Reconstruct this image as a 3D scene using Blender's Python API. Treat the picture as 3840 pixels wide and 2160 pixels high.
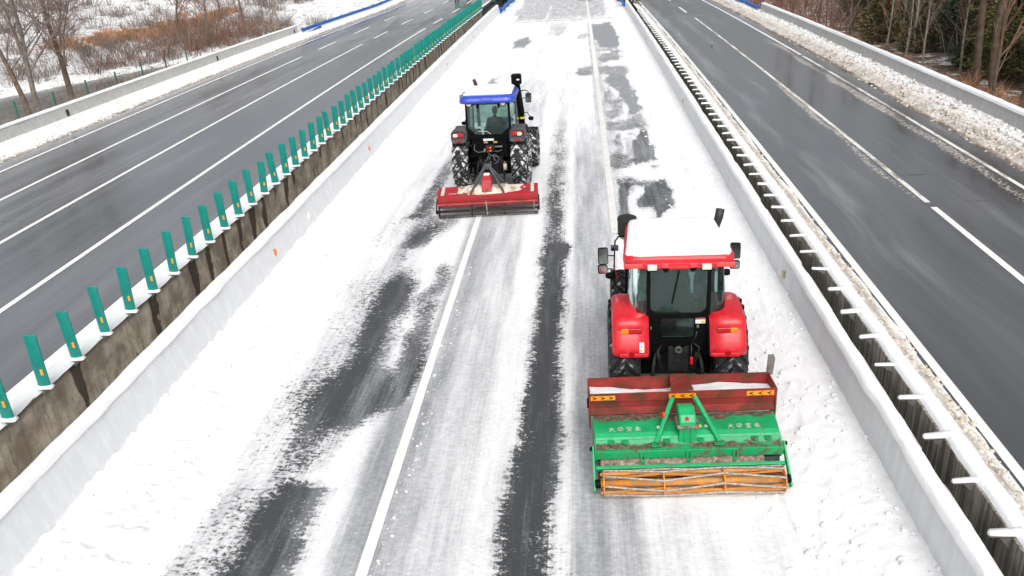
import bpy, math, random
import numpy as np
from mathutils import Vector, Matrix, Euler

for o in list(bpy.data.objects):
    bpy.data.objects.remove(o, do_unlink=True)
SC = bpy.context.scene
COL = SC.collection
R = math.radians

# ------------------------------------------------------------------ camera
cam_d = bpy.data.cameras.new('camera')
cam = bpy.data.objects.new('camera', cam_d)
COL.objects.link(cam)
cam_d.sensor_width = 36.0
cam_d.lens = 36.0 * 0.80
cam_d.clip_start = 0.1
cam_d.clip_end = 2000
PIT, YAW, ROLL = R(23.688), R(5.761), R(-3.843)
fw = Vector((-math.sin(YAW) * math.cos(PIT), math.cos(YAW) * math.cos(PIT), -math.sin(PIT)))
rt = Vector((math.cos(YAW), math.sin(YAW), 0))
up = rt.cross(fw)
r2 = math.cos(ROLL) * rt + math.sin(ROLL) * up
u2 = -math.sin(ROLL) * rt + math.cos(ROLL) * up
cm = Matrix((r2, u2, -fw)).transposed().to_4x4()
cm.translation = Vector((0, 0, 7.2))
cam.matrix_world = cm
SC.camera = cam

# ------------------------------------------------------------------ light
SUN_EL, SUN_AZ = R(48), R(168)
world = bpy.data.worlds.new('World')
SC.world = world
world.use_nodes = True
wn = world.node_tree.nodes
wl = world.node_tree.links
sky = wn.new('ShaderNodeTexSky')
sky.sky_type = 'NISHITA'
sky.sun_disc = False
sky.sun_elevation = SUN_EL
sky.sun_rotation = SUN_AZ
sky.air_density = 1.0
sky.dust_density = 6.0
sky.ozone_density = 1.0
hs = wn.new('ShaderNodeHueSaturation')
hs.inputs['Saturation'].default_value = 0.22
bg = wn['Background']
bg.inputs['Strength'].default_value = 0.12
wl.new(sky.outputs['Color'], hs.inputs['Color'])
wl.new(hs.outputs['Color'], bg.inputs['Color'])
sun_d = bpy.data.lights.new('sun', 'SUN')
sun_d.energy = 1.0
sun_d.angle = R(50)
sun_d.color = (1.0, 0.975, 0.95)
sun = bpy.data.objects.new('sun', sun_d)
COL.objects.link(sun)
sd = Vector((math.sin(SUN_AZ) * math.cos(SUN_EL), math.cos(SUN_AZ) * math.cos(SUN_EL), math.sin(SUN_EL)))
sun.rotation_euler = sd.to_track_quat('Z', 'Y').to_euler()
sun.location = (0, 0, 40)
SC.view_settings.view_transform = 'Standard'
SC.view_settings.look = 'None'
SC.view_settings.exposure = 0.33
SC.view_settings.gamma = 1.0
SC.view_settings.use_curve_mapping = False
SC.render.engine = 'CYCLES'
SC.cycles.max_bounces = 8
SC.cycles.transparent_max_bounces = 12
SC.cycles.use_denoising = True

# ------------------------------------------------------------------ helpers
def bowf(y):
    y = np.clip(y, 0, 105)
    return 1 - 2e-5 * (y - 40) ** 2

def bx(x, y):
    return float(x * bowf(y))

def hash2(ix, iy, seed):
    ix = ix.astype(np.int64); iy = iy.astype(np.int64)
    h = (ix * 374761393 + iy * 668265263 + seed * 974634547) & 0xFFFFFFFF
    h = ((h ^ (h >> 13)) * 1274126177) & 0xFFFFFFFF
    h = h ^ (h >> 16)
    return (h & 0xFFFFFF) / float(0xFFFFFF)

def vnoise(x, y, seed=0):
    x = np.asarray(x, float); y = np.asarray(y, float)
    ix = np.floor(x); iy = np.floor(y)
    fx = x - ix; fy = y - iy
    fx = fx * fx * (3 - 2 * fx); fy = fy * fy * (3 - 2 * fy)
    a = hash2(ix, iy, seed); b = hash2(ix + 1, iy, seed)
    c = hash2(ix, iy + 1, seed); d = hash2(ix + 1, iy + 1, seed)
    return (a * (1 - fx) + b * fx) * (1 - fy) + (c * (1 - fx) + d * fx) * fy

def fbm(x, y, oct=4, seed=0):
    s = 0; a = 1; t = 0
    for i in range(oct):
        s = s + a * vnoise(x * 2 ** i, y * 2 ** i, seed + i * 17); t += a; a *= .5
    return s / t

def sstep(a, b, x):
    t = np.clip((x - a) / (b - a), 0, 1)
    return t * t * (3 - 2 * t)

class NT:
    def __init__(s, name):
        s.m = bpy.data.materials.new(name); s.m.use_nodes = True
        s.t = s.m.node_tree; s.n = s.t.nodes
        s.b = s.n['Principled BSDF']; s.out = s.n['Material Output']
        s.co = s.n.new('ShaderNodeTexCoord').outputs['Object']
    def l(s, a, b): s.t.links.new(a, b)
    def mapn(s, sc, src=None):
        m = s.n.new('ShaderNodeMapping'); m.inputs['Scale'].default_value = sc
        s.l(src or s.co, m.inputs['Vector']); return m.outputs[0]
    def noise(s, scale, detail=4, vec=None, rough=.55, dist=0):
        n = s.n.new('ShaderNodeTexNoise'); n.inputs['Scale'].default_value = scale
        n.inputs['Detail'].default_value = detail; n.inputs['Roughness'].default_value = rough
        n.inputs['Distortion'].default_value = dist
        s.l(vec or s.co, n.inputs['Vector']); return n.outputs['Fac']
    def math(s, op, a, b=None, c=None):
        n = s.n.new('ShaderNodeMath'); n.operation = op
        for i, v in enumerate((a, b, c)):
            if v is None: continue
            if isinstance(v, (int, float)): n.inputs[i].default_value = v
            else: s.l(v, n.inputs[i])
        return n.outputs[0]
    def rng(s, v, a, b, c=0., d=1., smooth=True):
        n = s.n.new('ShaderNodeMapRange'); n.clamp = True
        if smooth: n.interpolation_type = 'SMOOTHSTEP'
        s.l(v, n.inputs[0])
        for i, q in enumerate((a, b, c, d)): n.inputs[i + 1].default_value = q
        return n.outputs[0]
    def mix(s, f, a, b):
        n = s.n.new('ShaderNodeMix'); n.data_type = 'RGBA'
        for i, v in ((0, f), (6, a), (7, b)):
            if isinstance(v, (int, float)): n.inputs[i].default_value = v
            elif isinstance(v, tuple): n.inputs[i].default_value = (*v, 1)
            else: s.l(v, n.inputs[i])
        return n.outputs[2]
    def attr(s, name):
        n = s.n.new('ShaderNodeAttribute'); n.attribute_name = name; return n.outputs['Fac']
    def bump(s, h, strength=.3, dist=.02):
        n = s.n.new('ShaderNodeBump'); n.inputs['Strength'].default_value = strength
        n.inputs['Distance'].default_value = dist; s.l(h, n.inputs['Height']); s.l(n.outputs[0], s.b.inputs['Normal'])
    def set(s, **k):
        for a, v in k.items():
            i = s.b.inputs[{'col': 'Base Color', 'rough': 'Roughness', 'metal': 'Metallic', 'spec': 'Specular IOR Level', 'coat': 'Coat Weight'}[a]]
            if isinstance(v, tuple): i.default_value = (*v, 1)
            elif isinstance(v, (int, float)): i.default_value = v
            else: s.l(v, i)
        return s.m

MATS = {}
def M(name, col, rough=.5, metal=0., var=.12, vs=6., dirt=None, damt=.5, ds=5., bump=0., bs=40., coat=0., spec=.5):
    """painted / plain surface with tone variation, optional dirt patches and fine relief"""
    if name in MATS: return MATS[name]
    t = NT(name)
    n = t.noise(vs, 5)
    c = t.mix(t.rng(n, .3, .7), tuple(v * (1 - var) for v in col), tuple(min(1, v * (1 + var)) for v in col))
    r = rough
    if dirt:
        d = t.rng(t.noise(ds, 8, rough=.65), 1 - damt - .12, 1 - damt + .12)
        c = t.mix(d, c, dirt)
        r = t.rng(d, 0, 1, rough, .85, False)
    if bump: t.bump(t.noise(bs, 4), bump, .01)
    MATS[name] = t.set(col=c, rough=r, metal=metal, coat=coat, spec=spec)
    return MATS[name]

class B:
    """collects shapes; obj() links them as ONE mesh object"""
    def __init__(s): s.v = []; s.f = []
    def add(s, vs, fs):
        k = len(s.v); s.v += [tuple(map(float, p)) for p in vs]; s.f += [tuple(i + k for i in f) for f in fs]; return s
    def hexa(s, p):
        return s.add(p, [(0, 3, 2, 1), (4, 5, 6, 7), (0, 1, 5, 4), (1, 2, 6, 5), (2, 3, 7, 6), (3, 0, 4, 7)])
    def box(s, c, d, rot=None):
        h = [x / 2 for x in d]
        p = [Vector((a * h[0], b * h[1], e * h[2])) for e in (-1, 1) for a, b in ((-1, -1), (1, -1), (1, 1), (-1, 1))]
        if rot: E = Euler(rot).to_matrix(); p = [E @ q for q in p]
        return s.hexa([q + Vector(c) for q in p])
    def bar(s, a, b, w, h, upv=(0, 0, 1)):
        a = Vector(a); b = Vector(b); d = (b - a).normalized(); U = Vector(upv)
        if abs(d.dot(U)) > .97: U = Vector((0, 1, 0))
        x = d.cross(U).normalized(); z = x.cross(d)
        p = [q + x * i * w / 2 + z * j * h / 2 for q in (a, b) for i, j in ((-1, -1), (1, -1), (1, 1), (-1, 1))]
        return s.hexa(p)
    def tube(s, pts, r, n=8, cap=True):
        pts = [Vector(p) for p in pts]; m = len(pts); rs = r if isinstance(r, (list, tuple)) else [r] * m
        k = len(s.v); x = None
        for i, p in enumerate(pts):
            d = (pts[min(i + 1, m - 1)] - pts[max(i - 1, 0)]).normalized()
            if x is None: x = d.orthogonal().normalized()
            x = x - d * x.dot(d)
            x = x.normalized() if x.length > 1e-5 else d.orthogonal().normalized()
            y = x.cross(d)
            for j in range(n):
                a = 2 * math.pi * j / n
                s.v.append(tuple(p + (x * math.cos(a) + y * math.sin(a)) * rs[i]))
        for i in range(m - 1):
            for j in range(n):
                j2 = (j + 1) % n
                s.f.append((k + i * n + j, k + (i + 1) * n + j, k + (i + 1) * n + j2, k + i * n + j2))
        if cap:
            s.f.append(tuple(k + j for j in range(n))); s.f.append(tuple(k + (m - 1) * n + j for j in range(n - 1, -1, -1)))
        return s
    def lathe(s, prof, c, axis='x', n=32):
        k = len(s.v); m = len(prof)
        for j in range(n):
            a = 2 * math.pi * j / n; ca, sa = math.cos(a), math.sin(a)
            for r, h in prof:
                p = {'x': (h, r * ca, r * sa), 'z': (r * ca, r * sa, h), 'y': (r * sa, h, r * ca)}[axis]
                s.v.append((p[0] + c[0], p[1] + c[1], p[2] + c[2]))
        for j in range(n):
            j2 = (j + 1) % n
            for i in range(m - 1):
                s.f.append((k + j * m + i, k + j2 * m + i, k + j2 * m + i + 1, k + j * m + i + 1))
        return s
    def prism(s, poly, axis, a0, a1):
        n = len(poly)
        mk = {'x': lambda p, h: (h, p[0], p[1]), 'y': lambda p, h: (p[0], h, p[1]), 'z': lambda p, h: (p[0], p[1], h)}[axis]
        vs = [mk(p, a0) for p in poly] + [mk(p, a1) for p in poly]
        fs = [tuple(range(n)), tuple(range(2 * n - 1, n - 1, -1))] + [(i, i + n, (i + 1) % n + n, (i + 1) % n) for i in range(n)]
        return s.add(vs, fs)
    def shell(s, prof, x0, x1, th):
        """profile of (y, z) points swept along x as a sheet with thickness"""
        pr = [Vector((0, p[0], p[1])) for p in prof]; n = len(pr); off = []
        for i in range(n):
            d = (pr[min(i + 1, n - 1)] - pr[max(i - 1, 0)]).normalized()
            off.append(pr[i] + Vector((0, d.z, -d.y)) * th)
        loop = [(p.y, p.z) for p in pr] + [(p.y, p.z) for p in reversed(off)]
        k = len(s.v); m = len(loop)
        for x in (x0, x1): s.v += [(x, a, b) for a, b in loop]
        for i in range(m): s.f.append((k + i, k + (i + 1) % m, k + m + (i + 1) % m, k + m + i))
        for e in (0, m):
            for i in range(n - 1):
                q = (k + e + i, k + e + i + 1, k + e + m - 2 - i, k + e + m - 1 - i)
                s.f.append(q if e == 0 else q[::-1])
        return s
    def obj(s, name, mat, parent=None, smooth=False, bevel=0, fix=True):
        me = bpy.data.meshes.new(name); me.from_pydata(s.v, [], s.f)
        if fix:
            import bmesh
            bm = bmesh.new(); bm.from_mesh(me); bmesh.ops.recalc_face_normals(bm, faces=bm.faces); bm.to_mesh(me); bm.free()
        return link(name, me, mat, parent, smooth, bevel)

def link(name, me, mat, parent=None, smooth=False, bevel=0):
    o = bpy.data.objects.new(name, me); COL.objects.link(o)
    if mat: me.materials.append(mat)
    if parent: o.parent = parent
    if smooth:
        me.polygons.foreach_set('use_smooth', [True] * len(me.polygons))
    if bevel:
        b = o.modifiers.new('bevel', 'BEVEL'); b.width = bevel; b.segments = 2; b.limit_method = 'ANGLE'; b.angle_limit = R(35)
    return o

def tag(o, label=None, cat=None, group=None, kind=None):
    if label: o['label'] = label
    if cat: o['category'] = cat
    if group: o['group'] = group
    if kind: o['kind'] = kind
    return o

def thing(name, label, cat, loc=(0, 0, 0), rz=0, group=None):
    o = bpy.data.objects.new(name, None); COL.objects.link(o)
    o.location = loc; o.rotation_euler = (0, 0, rz); o.empty_display_size = .2
    return tag(o, label, cat, group)

def copy_tree(o, parent=None):
    c = o.copy(); COL.objects.link(c); c.parent = parent
    for ch in list(o.children): copy_tree(ch, c)
    return c

def gridmesh(name, X, Y, Z, attrs=None):
    """height field: 2-D arrays of points"""
    ny, nx = X.shape
    co = np.stack([X, Y, Z], -1).reshape(-1, 3)
    idx = np.arange(nx * ny).reshape(ny, nx)
    q = np.stack([idx[:-1, :-1], idx[:-1, 1:], idx[1:, 1:], idx[1:, :-1]], -1).reshape(-1, 4)
    me = bpy.data.meshes.new(name)
    me.vertices.add(len(co)); me.vertices.foreach_set('co', co.astype(np.float32).ravel())
    me.loops.add(q.size); me.loops.foreach_set('vertex_index', q.ravel().astype(np.int32))
    me.polygons.add(len(q)); me.polygons.foreach_set('loop_start', np.arange(0, q.size, 4, dtype=np.int32))
    me.polygons.foreach_set('use_smooth', np.ones(len(q), bool))
    me.update(); me.validate()
    for k, v in (attrs or {}).items():
        a = me.attributes.new(k, 'FLOAT', 'POINT'); a.data.foreach_set('value', v.astype(np.float32).ravel())
    return me

def trimesh(name, V, F):
    me = bpy.data.meshes.new(name)
    V = np.asarray(V, np.float32); F = np.asarray(F, np.int32); k = F.shape[1]
    me.vertices.add(len(V)); me.vertices.foreach_set('co', V.ravel())
    me.loops.add(F.size); me.loops.foreach_set('vertex_index', F.ravel())
    me.polygons.add(len(F)); me.polygons.foreach_set('loop_start', np.arange(0, F.size, k, dtype=np.int32))
    me.update(); me.validate()
    return me

def ysteps(y0, y1, d0, ref=8., p=1.35):
    ys = [y0]
    while ys[-1] < y1: ys.append(ys[-1] + d0 * max(1, ys[-1] / ref) ** p)
    ys[-1] = y1
    return np.array(ys)

def extrude(prof, ya, yb, step=3.):
    """(x, z) profile swept along the road with its slight bend"""
    b = B(); n = max(2, int((yb - ya) / step) + 1); ys = np.linspace(ya, yb, n); m = len(prof)
    for y in ys: b.v += [(bx(x, y), float(y), z) for x, z in prof]
    for i in range(n - 1):
        for j in range(m):
            j2 = (j + 1) % m
            b.f.append((i * m + j, i * m + j2, (i + 1) * m + j2, (i + 1) * m + j))
    b.f.append(tuple(range(m))); b.f.append(tuple(range((n - 1) * m + m - 1, (n - 1) * m - 1, -1)))
    return b

ONES = ['', 'first', 'second', 'third', 'fourth', 'fifth', 'sixth', 'seventh', 'eighth', 'ninth', 'tenth', 'eleventh', 'twelfth', 'thirteenth', 'fourteenth', 'fifteenth', 'sixteenth', 'seventeenth', 'eighteenth', 'nineteenth']
def ordinal(n):
    if n < 20: return ONES[n]
    t = ['', '', 'twent', 'thirt', 'fort', 'fift', 'sixt', 'sevent', 'eight', 'ninet'][n // 10]
    return t + 'ieth' if n % 10 == 0 else t + 'y-' + ONES[n % 10]

# ------------------------------------------------------------------ surface materials
def m_snow(name, col=(.86, .87, .88), dirt=(.45, .38, .30), damt=.25, ds=6., spot=False):
    t = NT(name)
    n = t.noise(ds, 8, rough=.7)
    c = t.mix(t.rng(n, 1 - damt - .15, 1 - damt + .1), col, dirt)
    t.bump(t.math('ADD', t.noise(22, 6), t.math('MULTIPLY', t.noise(90, 3), .4)), .45, .03)
    return t.set(col=c, rough=.75, spec=.25)
SNOW = m_snow('snow_clean', damt=.10, dirt=(.62, .58, .52))
SNOW_SOIL = m_snow('snow_dirty', (.66, .60, .53), (.22, .16, .11), .40, 4.5)
def m_bank(name, clean, soil1, soil2):
    t = NT(name); a = t.attr('soil'); n = t.noise(5, 7, None, .7); n2 = t.noise(1.3, 4)
    d = t.rng(t.math('ADD', a, t.math('ADD', t.math('MULTIPLY_ADD', n, 1.3, -.65), t.math('MULTIPLY_ADD', n2, .7, -.35))), .28, .85)
    c = t.mix(d, clean, t.mix(t.rng(n, .35, .65), soil1, soil2))
    t.bump(t.math('ADD', t.noise(22, 6), t.math('MULTIPLY', t.noise(90, 3), .4)), .35, .03)
    return t.set(col=c, rough=.75, spec=.2)
BANK_CLEAN = m_bank('ploughed_snow', (.88, .885, .89), (.50, .46, .41), (.70, .67, .63))
BANK_SOIL = m_bank('soiled_ploughed_snow', (.84, .83, .81), (.20, .15, .11), (.50, .425, .35))
SNOW_GREY = m_snow('snow_slightly_soiled', (.84, .83, .81), (.42, .36, .28), .24, 5.)

def m_center():
    t = NT('snowy_asphalt')
    bare, sl, dirt, film_sheen = t.attr('bare'), t.attr('slush'), t.attr('dirt'), t.attr('film_sheen')
    n1 = t.noise(1.6, 4, t.mapn((1, .55, 1)))                    # broad drift
    n2 = t.noise(13, 9, t.mapn((.8, 1.15, 1)), .78)              # clumps and grains
    n6 = t.noise(38, 5, None, .7)
    n3 = t.noise(1, 5, t.mapn((30, .55, 1)), .7)                 # scrape marks along the road
    n4 = t.noise(1, 4, t.mapn((3.2, .35, 1)), .6)
    n5 = t.noise(1, 6, t.mapn((5, 11, 1)), .65)
    T = t.math('ADD', bare, t.math('MULTIPLY_ADD', n1, .7, -.35))
    T = t.math('ADD', T, t.math('MULTIPLY_ADD', n2, 2.1, -1.05))
    T = t.math('ADD', T, t.math('MULTIPLY_ADD', n3, .5, -.25))
    T = t.math('ADD', T, t.math('MULTIPLY_ADD', n5, .7, -.35))
    T = t.math('ADD', T, t.math('MULTIPLY_ADD', n6, .7, -.35))
    f = t.rng(T, .40, .62)
    S = t.math('ADD', sl, t.math('MULTIPLY_ADD', n4, .8, -.40))
    S = t.math('ADD', S, t.math('MULTIPLY_ADD', n3, .45, -.225))
    S = t.math('ADD', S, t.math('MULTIPLY_ADD', n2, .7, -.35))
    s = t.rng(S, .06, 1.0)
    snow = t.mix(s, (.87, .875, .885), (.26, .275, .295))
    d = t.rng(t.math('ADD', dirt, t.math('MULTIPLY_ADD', n2, 1.0, -.5)), .35, .8)
    snow = t.mix(d, snow, (.50, .43, .36))
    na = t.noise(160, 3)
    asp = t.mix(t.rng(na, .35, .7), (.040, .044, .047), (.080, .085, .088))
    fl = t.rng(t.math('ADD', t.math('MULTIPLY', n4, .9), t.math('ADD', t.math('MULTIPLY', n3, .5), t.math('ADD', t.math('MULTIPLY', n2, .6), film_sheen))), .92, 1.35)
    asp = t.mix(fl, asp, (.30, .315, .33))                       # smeared thin slush, plus distant sky sheen painted into the colour
    c = t.mix(f, snow, asp)
    t.bump(t.math('ADD', t.math('MULTIPLY', n2, 1.0), t.math('MULTIPLY', f, -1.4)), .6, .035)
    return t.set(col=c, rough=t.rng(f, 0, 1, .7, .45, False), spec=t.rng(f, 0, 1, .2, .4, False))

def m_asphalt(name, wet=.5, k=1.):
    t = NT(name)
    dirt, film_sheen = t.attr('dirt'), t.attr('film_sheen')
    n2 = t.noise(11, 7, None, .7)
    wv = t.n.new('ShaderNodeVectorMath'); wv.operation = 'ADD'; nv = t.n.new('ShaderNodeTexNoise'); nv.inputs['Scale'].default_value = .12; t.l(t.co, nv.inputs['Vector'])
    sc_ = t.n.new('ShaderNodeVectorMath'); sc_.operation = 'SCALE'; t.l(nv.outputs['Color'], sc_.inputs[0]); sc_.inputs['Scale'].default_value = 1.6; t.l(t.co, wv.inputs[0]); t.l(sc_.outputs[0], wv.inputs[1])
    st = t.noise(1, 5, t.mapn((1.5, .07, 1), wv.outputs[0]), .55)
    big = t.noise(.22, 3, t.mapn((1, .3, 1)))
    na = t.noise(150, 3)
    c = t.mix(t.rng(na, .35, .7), tuple(v * k for v in (.048, .052, .057)), tuple(v * k for v in (.088, .093, .100)))
    c = t.mix(t.rng(t.math('ADD', st, big), .7, 1.3), c, tuple(v * k for v in (.115, .121, .130)))
    F = t.rng(t.math('ADD', film_sheen, t.math('ADD', t.math('MULTIPLY_ADD', st, 1.6, -.8), t.math('MULTIPLY_ADD', big, .8, -.4))), .2, 1.2)
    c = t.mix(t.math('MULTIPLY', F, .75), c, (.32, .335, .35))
    d = t.rng(t.math('ADD', dirt, t.math('MULTIPLY_ADD', n2, 1.3, -.65)), .38, .62)
    c = t.mix(d, c, t.mix(t.rng(n2, .4, .65), (.22, .18, .145), (.66, .62, .57)))
    ck = t.rng(t.noise(1, 3, t.mapn((.35, 2.2, 1), wv.outputs[0]), .5), .70, .74)
    c = t.mix(t.math('MULTIPLY', ck, .5), c, (.03, .03, .032))
    spk = t.rng(t.noise(38, 2), .76, .80)
    c = t.mix(t.math('MULTIPLY', spk, .6), c, (.5, .5, .5))
    w = t.rng(t.math('ADD', st, t.math('MULTIPLY', big, .8)), .62, 1.15)
    rough = t.rng(w, 0, 1, .30 - .24 * wet, .40 - .18 * wet, False)
    t.bump(t.noise(120, 3), .05, .005)
    return t.set(col=c, rough=rough, spec=.75)

def m_concrete(name, col, dark, streak=.5, sc=(3, 3, .35), rough=.8, amt=.5):
    t = NT(name)
    n = t.noise(1.0, 6, t.mapn((sc[0] * 3, sc[1] * 3, sc[2])), .65)
    n2 = t.noise(3, 6, None, .65)
    c = t.mix(t.rng(t.math('ADD', t.math('MULTIPLY', n, streak), t.math('MULTIPLY', n2, 1 - streak)), .5 - amt * .25, .5 + .2), dark, col)
    t.bump(t.noise(30, 5), .2, .01)
    return t.set(col=c, rough=rough, spec=.3)

def m_fascia_left():
    """brown weathered concrete with wet runs under every second bracket and board joints"""
    t = NT('weathered_concrete')
    sep = t.n.new('ShaderNodeSeparateXYZ'); t.l(t.co, sep.inputs[0])
    y, z = sep.outputs[1], sep.outputs[2]
    n = t.noise(1, 6, t.mapn((8, 8, 1.0)), .65)
    n2 = t.noise(1.6, 6, None, .65)
    c = t.mix(t.rng(n2, .35, .68), (.30, .235, .175), (.68, .59, .47))
    c = t.mix(t.rng(n, .46, .8), c, (.26, .225, .19))
    # wet run: distance from bracket line, wandering with height
    w = t.math('MULTIPLY_ADD', t.noise(1, 3, t.mapn((.1, .9, 1.6))), .5, -.25)
    ph = t.math('FRACT', t.math('DIVIDE', t.math('ADD', t.math('ADD', y, w), .15), 1.1))
    d = t.math('ABSOLUTE', t.math('SUBTRACT', ph, .5))
    wid = t.math('MULTIPLY', t.math('MULTIPLY', t.rng(t.noise(.9, 2, t.mapn((0, 1, .25))), .44, .62), .24), t.rng(z, -1.6, -.3, .35, 1.2))
    run = t.rng(t.math('SUBTRACT', d, wid), -.03, .02, 1, 0)
    c = t.mix(t.math('MULTIPLY', run, .9), c, (.05, .036, .025))
    ph2 = t.math('FRACT', t.math('DIVIDE', y, .62))
    jt = t.rng(ph2, .0, .03, .55, 0)
    c = t.mix(jt, c, (.05, .04, .03))
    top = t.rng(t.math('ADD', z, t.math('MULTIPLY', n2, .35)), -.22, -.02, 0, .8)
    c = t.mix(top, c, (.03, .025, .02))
    t.bump(t.noise(30, 5), .2, .01)
    return t.set(col=c, rough=.65, spec=.35)

CENTER = m_center()
ASPH_L = m_asphalt('wet_asphalt', 1.0, 1.45)
ASPH_R = m_asphalt('damp_asphalt', .85, 1.0)
PAINT = M('white_road_paint', (.84, .84, .82), .5, var=.05, vs=3, dirt=(.5, .5, .48), damt=.22, ds=9)
PAINT_WORN = M('worn_road_paint', (.78, .77, .73), .55, var=.06, vs=3, dirt=(.38, .35, .31), damt=.34, ds=7)
def m_tan_paint():
    t = NT('mud_covered_road_paint'); n = t.noise(1, 5, t.mapn((3, .8, 1)), .65); n2 = t.noise(9, 6, None, .7)
    d = t.rng(t.math('ADD', n, t.math('MULTIPLY_ADD', n2, .8, -.4)), .46, .60)
    return t.set(col=t.mix(d, (.76, .75, .71), t.mix(t.rng(n2, .4, .65), (.16, .14, .12), (.50, .45, .39))), rough=.6)
PAINT_TAN = m_tan_paint()
WALL_WHITE = m_concrete('whitewashed_concrete', (.86, .875, .89), (.76, .775, .79), .6, amt=.35)
WALL_GREY = m_concrete('grey_concrete', (.66, .66, .65), (.50, .50, .49), .7)
WALL_OLIVE = m_concrete('stained_concrete', (.46, .43, .36), (.11, .10, .085), .8, (6, 6, .5))
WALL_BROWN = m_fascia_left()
DARK_EDGE = M('dark_deck_edge', (.06, .055, .05), .8)

# ------------------------------------------------------------------ terrain
def terrain_h(x, y):
    d = (x + 47.6) * -.893 + (y - 64.5) * .45            # distance past the far bank of the canal
    far = -2.75 + .085 * np.clip(d, 0, 33) + .9 * sstep(33.4, 34.4, d) + .16 * np.clip(d - 36, 0, 60)
    near = -2.5 + .16 * np.clip(x + 36, -6, 7.2)
    h = np.where(d > 0, far, near)
    bed = sstep(-12.3, -11.0, d) * (1 - sstep(-.7, .1, d))
    h = h * (1 - bed) + -3.7 * bed
    # past the canal's end the bank runs up to the road
    h = np.where(x > -29, -1.6, h)
    under = sstep(-29.2, -28.7, x) * (1 - sstep(14.7, 15.2, x))
    h = h * (1 - under) + -6.0 * under
    right = -1.15 - .02 * np.clip(x - 15, 0, 20) + .05 * np.clip(x - 45, 0, 80)
    h = np.where(x > 14.9, right, h)
    return h + (fbm(x * .35, y * .35, 4, 5) - .5) * .35

def build_terrain():
    xs = np.concatenate([np.linspace(-420, -120, 25), np.linspace(-116, -29.6, 130), np.array([-29.2, -28.9, -28.6]), np.linspace(-26, 13, 14), np.array([14.75, 14.95, 15.2]), np.linspace(15.6, 70, 90), np.linspace(80, 400, 25)])
    ys = np.concatenate([np.linspace(-60, 10, 12), np.linspace(13, 150, 190), np.linspace(160, 500, 30)])
    X, Y = np.meshgrid(xs, ys)
    Z = terrain_h(X, Y)
    t = NT('snowy_ground')
    n = t.noise(.55, 8, None, .72); n2 = t.noise(4, 6, None, .7)
    c = t.mix(t.rng(t.math('ADD', n, t.math('MULTIPLY', n2, .5)), .80, .98), (.86, .87, .88), (.30, .24, .18))
    t.bump(n2, .5, .08)
    lit = t.attr('litter'); n3 = t.noise(1.1, 6, None, .7)
    d3 = t.rng(t.math('ADD', lit, t.math('MULTIPLY_ADD', n3, 1.6, -.8)), .35, .6)
    c = t.mix(d3, c, t.mix(t.rng(n2, .35, .65), (.085, .062, .045), (.22, .15, .10)))
    L_ = .62 * sstep(15.6, 17, X) * (1 - sstep(30, 36, X)) * (1 - .3 * sstep(60, 75, Y)) + .30 * (X < -29.5)
    o = link('ground', gridmesh('ground', X, Y, Z, dict(litter=L_)), t.set(col=c, rough=.8, spec=.2))
    tag(o, 'snow covered ground beside and below the bridges', 'ground', kind='structure')
build_terrain()

def build_water():
    n = Vector((-.893, .45, 0)); u = Vector((.45, .893, 0)); p0 = Vector((-47.6, 64.5, -3.02))
    b = B(); pts = [p0 + u * a + n * d for a, d in ((-70, -13), (75, -13), (75, .6), (-70, .6))]
    b.add(pts, [(0, 1, 2, 3)])
    t = NT('still_water')
    t.bump(t.noise(1.5, 3), .05, .05)
    c = t.mix(t.rng(t.noise(.3, 4), .4, .7), (.10, .105, .10), (.19, .19, .18))
    o = b.obj('water', t.set(col=c, rough=.28))
    tag(o, 'grey still canal water behind the bare trees', 'water', kind='structure')
build_water()

# ------------------------------------------------------------------ the three carriageways
S1 = [(21.4, -4.68, -3.3, .62), (20.74, -4.75, -3.35, .62), (19.91, -4.77, -3.87, .85), (19.04, -4.70, -4.01, .9), (18.76, -4.67, -4.2, .55), (17.81, -4.71, -4.2, .5), (17.49, -4.73, -3.99, .7), (16.71, -4.71, -3.85, .95), (15.99, -4.67, -3.84, 1), (15.32, -4.68, -3.76, 1), (14.69, -4.61, -3.92, 1), (14.1, -4.58, -3.85, 1), (13.55, -4.57, -3.86, 1), (13.03, -4.6, -3.78, 1), (12.33, -4.84, -3.30, 1), (11.46, -4.85, -3.2, 1), (11.06, -4.84, -3.66, .9), (10.68, -4.82, -3.96, .8), (10.32, -4.86, -4.01, .68), (9.97, -4.78, -4.01, .62), (9.65, -4.79, -4.2, .6), (9.4, -4.76, -3.91, .85), (9.34, -4.76, -3.77, 1), (9.04, -4.74, -3.84, 1), (8.75, -4.79, -3.94, 1), (8.22, -4.75, -3.89, 1), (7.98, -4.78, -3.84, 1), (7.0, -4.85, -3.8, 1), (2, -4.9, -3.8, 1)]
S1B = [(18.2, -3.5, -3.2, .15), (17.56, -3.57, -3.16, .5), (16.63, -3.45, -3.06, .7), (15.94, -3.84, -3.19, .55), (15.27, -3.76, -3.14, .55), (14.63, -3.53, -3.12, .55), (14.06, -3.64, -3.05, .7), (13.51, -3.55, -3.07, .8), (13.0, -3.58, -3.03, .85), (12.33, -3.48, -3.05, .9), (11.6, -3.6, -3.1, .9), (11.3, -3.7, -3.2, .1), (2, -3.7, -3.2, 0)]
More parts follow.
